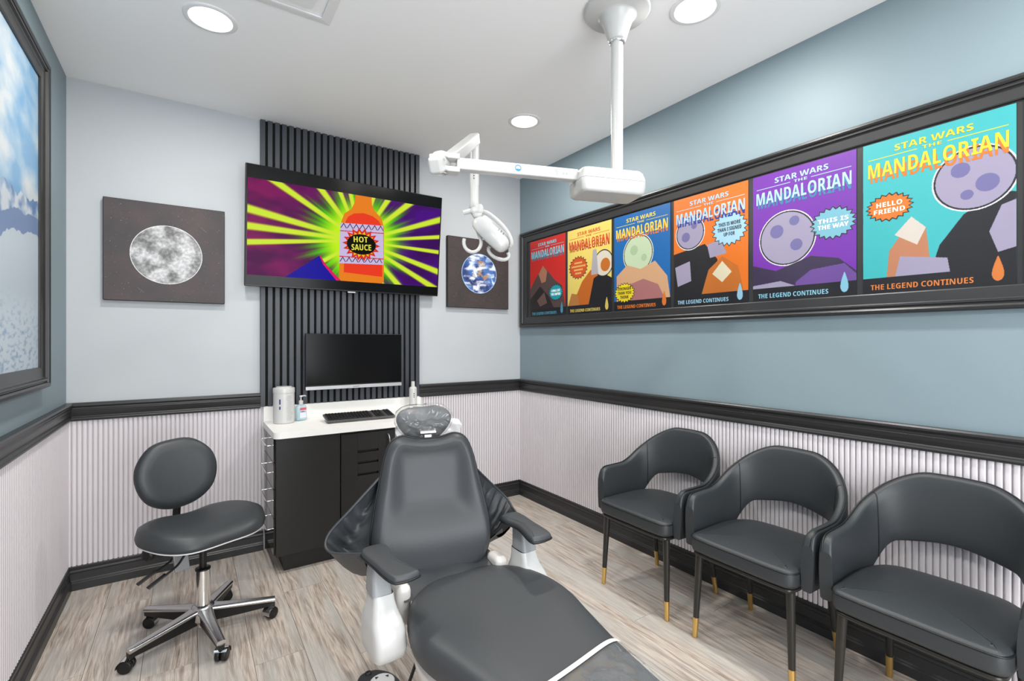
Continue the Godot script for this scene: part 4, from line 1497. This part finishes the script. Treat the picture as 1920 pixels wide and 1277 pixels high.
	co.lathe(at(0, 0, 0), [Vector2(0.0, 0.26), Vector2(0.014, 0.26), Vector2(0.014, 0.42), Vector2(0.0, 0.42)], 20)
	co.lathe(at(0, 0, 0), [Vector2(0.029, 0.275), Vector2(0.029, 0.283), Vector2(0.015, 0.285)], 20)
	part(s, "gas_lift", co, M.black)
	var cy := MB.new()
	cy.lathe(at(0, 0, 0), [Vector2(0.0, 0.03), Vector2(0.022, 0.03), Vector2(0.024, 0.035), Vector2(0.024, 0.085), Vector2(0.030, 0.10), Vector2(0.029, 0.16), Vector2(0.0265, 0.275), Vector2(0.0265, 0.275), Vector2(0.015, 0.277)], 28)
	part(s, "column", cy, M.chrome)
	# star base and casters
	var hub := MB.new()
	hub.lathe(at(0, 0, 0), [Vector2(0.031, 0.060), Vector2(0.046, 0.062), Vector2(0.050, 0.072), Vector2(0.048, 0.108), Vector2(0.040, 0.122), Vector2(0.030, 0.128)], 28)
	part(s, "hub", hub, M.alu)
	for k in 5:
		var a := deg_to_rad(6.5 + 72.0 * k)
		var d := Vector3(cos(a), 0, sin(a))
		var n := Vector3(-sin(a), 0, cos(a))
		var lg := MB.new()
		var rows := []
		var ribm := MB.new()
		var rr2 := []
		for i in 9:
			var f := i / 8.0
			var r := 0.035 + 0.245 * f
			var hw: float = lerpf(0.030, 0.016, pow(f, 0.6))
			var yt: float = lerpf(0.118, 0.088, pow(f, 0.85))
			var th := 0.010
			var row := PackedVector3Array()
			for j in 14:
				var b := TAU * j / 14
				row.append(d * r + n * signf(cos(b)) * pow(absf(cos(b)), 0.6) * hw + UPV * (yt - th + signf(sin(b)) * pow(absf(sin(b)), 0.7) * th))
			rows.append(row)
			var row2 := PackedVector3Array()
			var dep: float = lerpf(0.050, 0.020, f)
			for q in [[-1.0, 0.0], [-0.8, 1.0], [0.8, 1.0], [1.0, 0.0]]:
				row2.append(d * r + n * q[0] * hw * 0.80 + UPV * (yt - 0.015 - q[1] * dep))
			rr2.append(hard(row2))
		lg.grid(rows, true)
		lg.fan(rows[8], d)
		ribm.grid(rr2)
		ribm.fan(PackedVector3Array([rr2[8][0], rr2[8][2], rr2[8][4], rr2[8][6]]), d)
		var leg := part(s, "base_leg", lg, M.alu)
		part(leg, "underside", ribm, M.black)
		# caster
		var ca: float = a + [0.9, 2.2, -0.7, 1.3, 2.6][k]
		var cd := Vector3(cos(ca), 0, sin(ca))
		var top := d * 0.272
		var st := MB.new()
		st.tube([top + UPV * 0.085, top + UPV * 0.048], 0.008, 10)
		var caster := part(s, "caster", st, M.black)
		var wc := top + UPV * 0.025 + Vector3(-cd.z, 0, cd.x) * 0.012
		var wx := Transform3D(Basis(Vector3(-cd.z, 0, cd.x), cd, UPV).orthonormalized(), wc)
		for side in [-1.0, 1.0]:
			var wm := MB.new()
			wm.lathe(wx * at(0, side * 0.012, 0), [Vector2(0, -0.009), Vector2(0.021, -0.009), Vector2(0.0248, -0.006), Vector2(0.0248, 0.006), Vector2(0.021, 0.009), Vector2(0, 0.0095)], 22)
			part(caster, "wheel", wm, M.black)
		var hd := MB.new()
		var hrows := []
		for i in 9:
			var b := deg_to_rad(-10.0 + 150.0 * i / 8.0)
			var row := PackedVector3Array()
			for q in [-0.023, -0.0225, 0.0225, 0.023]:
				row.append(wx * Vector3(cos(b) * 0.0275, q, sin(b) * 0.0275))
			hrows.append(row)
		hd.grid(hrows)
		part(caster, "hood", hd, M.chrome)

# ---------------------------------------------------------------- armchairs
func build_armchair(label: String) -> Node3D:
	var c := thing("armchair", label, "armchair", Vector3.ZERO, 0.0, "black armchairs along the poster wall")
	# local: +z is the front, y up
	var so := spline([Vector2(0, 0.243), Vector2(0.14, 0.242), Vector2(0.205, 0.225), Vector2(0.217, 0.14), Vector2(0.212, -0.05), Vector2(0.15, -0.150), Vector2(0, -0.172), Vector2(-0.15, -0.150), Vector2(-0.212, -0.05), Vector2(-0.217, 0.14), Vector2(-0.205, 0.225), Vector2(-0.14, 0.242)], 5, true)
	var sm := MB.new()
	pad(sm, so, [[0.02, 0.375], [0.004, 0.38], [0.0, 0.392], [0.0, 0.428], [0.004, 0.438], [0.014, 0.445], [0.05, 0.450]], 0.008, 5)
	var seat := part(c, "seat", sm, M.leather)
	var sp := MB.new()
	sp.tube(loop_at(so, 0.0, 0.433), 0.003, 6, false)
	part(seat, "piping", sp, M.piping)
	# wrap-around back
	var path := spline([Vector2(0.222, 0.190), Vector2(0.226, 0.09), Vector2(0.224, -0.03), Vector2(0.200, -0.115), Vector2(0.130, -0.172), Vector2(0, -0.190), Vector2(-0.130, -0.172), Vector2(-0.200, -0.115), Vector2(-0.224, -0.03), Vector2(-0.226, 0.09), Vector2(-0.222, 0.190)], 8)
	var N: int = path.size()
	var rows := []
	var topl := []
	var botl := []
	var seam := {}
	var lens := [0.0]
	for i in range(1, N):
		lens.append(lens[i - 1] + path[i].distance_to(path[i - 1]))
	var tot: float = lens[N - 1]
	for i in N:
		var s: float = minf(lens[i], tot - lens[i])
		var f: float = s / (tot * 0.5)
		var t: Vector2 = (path[mini(i + 1, N - 1)] - path[maxi(i - 1, 0)]).normalized()
		var out := Vector2(-t.y, t.x)
		if out.dot(path[i] - Vector2(0, 0.05)) < 0:
			out = -out
		var top: float = 0.588 + 0.012 * f + 0.185 * smoothstep(0.30, 0.88, f)
		if s < 0.05:
			top -= 0.05 - sqrt(maxf(0.0, 0.0025 - (0.05 - s) * (0.05 - s)))
		var bot: float = 0.375 + 0.145 * smoothstep(0.46, 0.72, f) + 0.03 * smoothstep(0.6, 1.0, f)
		var lean: float = 0.03 + 0.03 * smoothstep(0.3, 0.9, f)
		var th := 0.017
		var row := PackedVector3Array()
		var ring := []
		for q in [[-1, 0.03], [-1, 0.2], [-1, 0.4], [-1, 0.6], [-1, 0.8], [-1, 0.95], [-0.6, 0.995], [0, 1.0], [0.6, 0.995], [1, 0.95], [1, 0.8], [1, 0.6], [1, 0.4], [1, 0.2], [1, 0.03], [0.6, 0.0], [-0.6, 0.0]]:
			var y: float = lerpf(bot, top, q[1])
			var off: float = q[0] * th * (1.0 + 0.25 * sin(q[1] * PI)) + th + lean * maxf(0.0, y - 0.44) - 0.012 * smoothstep(0.7, 1.0, q[1]) * 0.0
			var p: Vector2 = path[i] + out * off
			row.append(Vector3(p.x, y, p.y))
		rows.append(row)
		topl.append(row[8] + Vector3(0, 0.001, 0))
		botl.append(row[16])
		if i == int(N * 0.31) or i == N - 1 - int(N * 0.31):
			var sl := []
			for j in range(0, 8):
				sl.append(row[j])
			seam[i] = sl
	var bm := MB.new()
	bm.grid(rows, true)
	bm.fan(rows[0], Vector3(0, 0, 1))
	bm.fan(rows[N - 1], Vector3(0, 0, 1))
	var back := part(c, "backrest", bm, M.leather)
	var pm := MB.new()
	pm.tube(topl, 0.003, 6)
	part(back, "piping", pm, M.piping)
	for k in seam:
		var se := MB.new()
		se.tube(seam[k], 0.0018, 5)
		part(back, "seam", se, M.piping)
	# frame ring and legs
	var fr := MB.new()
	fr.tube(loop_at(so, 0.018, 0.366), 0.009, 8, false)
	part(c, "seat_frame", fr, M.leg)
	for q in [[0.186, 0.195, 0.20, 0.21], [-0.186, 0.195, -0.20, 0.21], [0.165, -0.135, 0.183, -0.19], [-0.165, -0.135, -0.183, -0.19]]:
		var a := Vector3(q[0], 0.372, q[1])
		var b := Vector3(q[2], 0.0, q[3])
		var mid := b.lerp(a, 0.23)
		var lm := MB.new()
		lm.tube([a, mid], [0.0165, 0.0118], 14)
		var leg := part(c, "leg", lm, M.leg)
		var tm := MB.new()
		tm.tube([mid, b + Vector3(0, 0.002, 0)], [0.0125, 0.0105], 14)
		part(leg, "brass_tip", tm, M.brass, "brass leg tip")
	return c

func make_armchairs():
	var labels := ["black leather armchair with brass tipped legs nearest the room corner", "black leather armchair with brass tipped legs, middle one of the row of three", "black leather armchair with brass tipped legs closest to the camera"]
	var first := build_armchair(labels[0])
	var spots := [[1.655, 0.0], [2.200, 0.0], [2.740, 0.0]]
	for i in 3:
		var o: Node3D = first
		if i > 0:
			o = first.duplicate()
			o.name = numbered("armchair")
			add_child(o)
			o.set_meta("label", labels[i])
		o.position = Vector3(2.520, 0, spots[i][0])
		o.rotation.y = -PI / 2 + spots[i][1]

# ---------------------------------------------------------------- ceiling mounted operatory light
func make_operatory_light():
	var P := Vector3(1.95, 0, 1.896)
	var J := Vector3(1.282, 0, 1.669)
	var l := thing("operatory_light", "white articulated dental lamp hanging from the ceiling on a pole", "dental lamp", Vector3.ZERO)
	var m := MB.new()
	m.lathe(at(P.x, 0, P.z), [Vector2(0.132, H), Vector2(0.132, H - 0.012), Vector2(0.124, H - 0.022), Vector2(0.08, H - 0.030), Vector2(0.068, H - 0.036), Vector2(0.058, H - 0.06), Vector2(0.044, H - 0.10), Vector2(0.036, H - 0.125), Vector2(0.030, H - 0.128)], 40)
	part(l, "ceiling_canopy", m, M.white)
	m = MB.new()
	m.lathe(at(P.x, 0, P.z), [Vector2(0.029, H - 0.124), Vector2(0.030, H - 0.128), Vector2(0.030, H - 0.138), Vector2(0.024, H - 0.14)], 28)
	part(l, "collar", m, M.chrome)
	m = MB.new()
	m.lathe(at(P.x, 0, P.z), [Vector2(0.0235, H - 0.12), Vector2(0.0235, 1.925)], 28)
	part(l, "pole", m, M.white)
	var dir := (J - P).normalized()
	var sd := dir.cross(UPV).normalized()
	var B := Basis(dir, UPV, -sd)
	if B.determinant() < 0:
		B = Basis(dir, UPV, sd)
	var bc := P + dir * 0.045
	var rows := []
	# housing: tapered upper shell and lower pan
	for q in [[1.838, 0.118, 0.060], [1.838, 0.126, 0.068], [1.846, 0.134, 0.075], [1.868, 0.1365, 0.078], [1.888, 0.137, 0.0785]]:
		rows.append(rect_ring(bc, dir, sd, q[0], q[1], q[2]))
	m = MB.new()
	m.grid(rows, true)
	m.fan(rows[0], -UPV)
	part(l, "pivot_housing_base", m, M.white)
	rows = []
	for q in [[1.889, 0.137, 0.0785], [1.900, 0.136, 0.077], [1.922, 0.130, 0.070], [1.932, 0.124, 0.062], [1.935, 0.110, 0.048]]:
		rows.append(rect_ring(bc, dir, sd, q[0], q[1], q[2]))
	m = MB.new()
	m.grid(rows, true)
	m.fan(rows[rows.size() - 1], UPV)
	var hs := part(l, "pivot_housing", m, M.white)
	# sticker on the camera-side face
	var near := sd if sd.dot(Vector3(0.519, 0, 3.272) - bc) > 0 else -sd
	part(hs, "sticker", bx(Vector3(0.060, 0.026, 0.001), Transform3D(Basis(dir, UPV, dir.cross(UPV)), bc + near * 0.0772 + UPV * 1.905 - dir * 0.02), 0.0003), mat(Color(0.84, 0.84, 0.84), 0.5))
	# first arm
	var a0 := P + dir * 0.175
	var a1 := J - dir * 0.055
	m = MB.new()
	m.box(Transform3D(B, (a0 + a1) * 0.5 + UPV * 1.912), Vector3((a1 - a0).length(), 0.043, 0.042), 0.006, 3)
	var arm := part(l, "arm", m, M.white)
	var lbl := MB.new()
	lbl.box(Transform3D(B, P + dir * 0.30 + near * 0.0212 + UPV * 1.914), Vector3(0.20, 0.030, 0.0008), 0.0003)
	var st := part(arm, "sticker", lbl, mat(Color(0.95, 0.95, 0.95), 0.5))
	var pr := MB.new()
	for i in 12:
		pr.box(Transform3D(B, P + dir * (0.215 + i * 0.0026) + near * 0.0216 + UPV * 1.910), Vector3(0.0011, 0.012, 0.0006), 0.0001)
	for i in 6:
		pr.box(Transform3D(B, P + dir * 0.27 + near * 0.0216 + UPV * (1.903 + i * 0.004)), Vector3(0.018, 0.0012, 0.0006), 0.0001)
		pr.box(Transform3D(B, P + dir * 0.345 + near * 0.0216 + UPV * (1.903 + i * 0.0035)), Vector3(0.036, 0.0008, 0.0006), 0.0001)
	part(st, "print", pr, M.ink_dark)
	var lg := MB.new()
	var lc := P + dir * 0.42 + near * 0.0213 + UPV * 1.914
	var lx := Transform3D(Basis(dir, near, dir.cross(near)), lc)
	lg.lathe(lx, [Vector2(0.012, 0.0), Vector2(0.012, 0.0006), Vector2(0.0095, 0.0006), Vector2(0.0095, 0.0)], 24)
	lg.box(lx * at(0, 0.0004, 0.0 + 0.006 * signf((lx.basis * Vector3(0, 0, 1)).y) * -1.0), Vector3(0.016, 0.0006, 0.006), 0.0001)
	part(arm, "round_mark", lg, mat(Color(0.20, 0.55, 0.80), 0.5))
	# elbow
	m = MB.new()
	for y in [1.888, 1.936]:
		m.lathe(at(J.x, y, J.z), [Vector2(0, -0.010), Vector2(0.030, -0.010), Vector2(0.033, -0.006), Vector2(0.033, 0.006), Vector2(0.030, 0.010), Vector2(0, 0.010)], 24)
		m.box(Transform3D(B, J - dir * 0.035 + UPV * y), Vector3(0.06, 0.020, 0.05), 0.004, 2)
	m.lathe(at(J.x, 1.912, J.z), [Vector2(0.018, -0.04), Vector2(0.018, 0.04)], 20)
	part(l, "elbow", m, M.white)
	var E := Vector3(1.600, 2.185, 1.348)
	var J2 := Vector3(J.x, 1.912, J.z)
	var d2 := E - J2
	var h2 := Vector3(d2.x, 0, d2.z).normalized()
	m = MB.new()
	m.box(Transform3D(Basis(h2, UPV, h2.cross(UPV)), J2 + h2 * -0.015), Vector3(0.10, 0.028, 0.05), 0.006, 2)
	var u2 := (E - (J2 + h2 * 0.02)).normalized()
	m.box(Transform3D(Basis(u2, h2.cross(u2).cross(u2).normalized() * -1.0, h2.cross(UPV)).orthonormalized(), J2 + h2 * -0.045 - UPV * 0.02), Vector3(0.06, 0.06, 0.05), 0.012, 2)
	part(l, "elbow_fork", m, M.white)
	m = MB.new()
	var s2 := h2.cross(UPV).normalized()
	var n2 := s2.cross(u2).normalized()
	m.box(Transform3D(Basis(u2, n2, u2.cross(n2)), (E + J2 + h2 * 0.02) * 0.5), Vector3((E - J2).length() + 0.02, 0.050, 0.045), 0.007, 3)
	part(l, "spring_arm", m, M.white)
	m = MB.new()
	m.lathe(at(E.x, 0, E.z), [Vector2(0, 2.20), Vector2(0.020, 2.195), Vector2(0.021, 2.14), Vector2(0.0215, 2.14), Vector2(0.0215, 1.98), Vector2(0.020, 1.978), Vector2(0.020, 1.90), Vector2(0.026, 1.87), Vector2(0, 1.865)], 22)
	var tb := part(l, "drop_tube", m, M.white)
	for y in [2.012, 2.0]:
		var sc := MB.new()
		sc.lathe(Transform3D(Basis(RT, -FW, RT.cross(-FW)), Vector3(E.x, y, E.z) - FW * 0.021), [Vector2(0.0028, -0.002), Vector2(0.0028, 0.001), Vector2(0, 0.0012)], 10)
		part(tb, "screw", sc, M.ink_dark)
	# lamp head
	var hc := Vector3(1.668, 1.765, 1.392)
	var A := (RT - UPV * 0.95).normalized()
	var Nn := (RT * 0.55 + UPV * 0.75 - FW * 0.55)
	Nn = (Nn - A * Nn.dot(A)).normalized()
	var S := Nn.cross(A).normalized()
	var hb := Basis(A, Nn, A.cross(Nn))
	var hx := Transform3D(hb, hc)
	var ho := spline([Vector2(0.105, 0.0), Vector2(0.098, 0.045), Vector2(0.05, 0.062), Vector2(-0.04, 0.058), Vector2(-0.088, 0.035), Vector2(-0.095, 0.0), Vector2(-0.088, -0.035), Vector2(-0.04, -0.058), Vector2(0.05, -0.062), Vector2(0.098, -0.045)], 5, true)
	var hw := func(p: Vector3) -> Vector3:
		return hx * Vector3(p.x, p.y, p.z)
	m = MB.new()
	pad(m, ho, [[0.02, -0.036], [0.008, -0.034], [0.0, -0.024], [0.0, -0.004], [0.010, 0.014], [0.022, 0.024]], 0.008, 4, hw)
	var head := part(l, "lamp_head", m, M.white)
	for i in 3:
		var vt := MB.new()
		vt.box(hx * Transform3D(Basis(UPV, 0.25), Vector3(0.02 + i * 0.014, 0.0305, 0.002)), Vector3(0.003, 0.003, 0.03 - i * 0.005), 0.001)
		part(head, "vent_slot", vt, M.ink_dark)
	m = MB.new()
	pad(m, ho, [[0.022, -0.034], [0.022, -0.038]], 0.001, 2, hw)
	part(head, "reflector", m, mat(Color(0.75, 0.76, 0.78), 0.1, 0.4))
	# yoke over the head
	m = MB.new()
	var yp := []
	for i in 15:
		var a := PI * i / 14.0
		yp.append(hx * Vector3(-cos(a) * 0.112 - 0.004, 0.004 + sin(a) * 0.048, -0.012))
	m.tube(yp, 0.009, 10)
	m.box(Transform3D(Basis(RT, UPV, -FW), Vector3(E.x, 1.862, E.z) + RT * 0.012), Vector3(0.06, 0.05, 0.05), 0.018, 3)
	m.tube([Vector3(E.x, 1.86, E.z) - RT * 0.012, Vector3(E.x, 1.85, E.z) - RT * 0.05], [0.014, 0.011], 12)
	m.tube(spline([Vector3(E.x, 1.87, E.z), Vector3(E.x, 1.84, E.z) + RT * 0.01, hx * Vector3(-0.10, 0.02, -0.012), hx * Vector3(-0.112, -0.01, -0.012)], 4), 0.020, 12)
	part(l, "yoke", m, M.white)
	# two hook shaped handles
	var h1 := []
	var c1 := Vector3(1.6005, 1.708, 1.330)
	for i in 15:
		var a := deg_to_rad(160.0 + 235.0 * i / 14.0)
		h1.append(c1 + RT * cos(a) * 0.040 + UPV * (sin(a) * 0.046 + 0.01))
	m = MB.new()
	m.tube(h1, 0.0085, 10)
	m.tube([h1[14], hx * Vector3(-0.075, -0.02, 0.03)], 0.0085, 10)
	part(l, "handle", m, M.white)
	var h2p := []
	var c2 := hx * Vector3(0.085, -0.055, 0.0)
	for i in 13:
		var a := deg_to_rad(150.0 + 235.0 * i / 12.0)
		h2p.append(c2 + (RT * 0.95 - UPV * 0.3).normalized() * cos(a) * 0.050 + UPV * sin(a) * 0.030)
	m = MB.new()
	m.tube(h2p, 0.0085, 10)
	part(l, "handle", m, M.white)

func rect_ring(c: Vector3, dir: Vector3, sd: Vector3, y: float, hl: float, hw: float) -> PackedVector3Array:
	var row := PackedVector3Array()
	var r := minf(0.022, minf(hl, hw))
	for q in 4:
		for m in 5:
			var a := PI / 2 * q + PI / 2 * m / 4.0
			var sx: float = [1, -1, -1, 1][q]
			var sy: float = [1, 1, -1, -1][q]
			row.append(c + dir * (sx * (hl - r) + cos(a) * r) + sd * (sy * (hw - r) + sin(a) * r) + UPV * y)
	return row
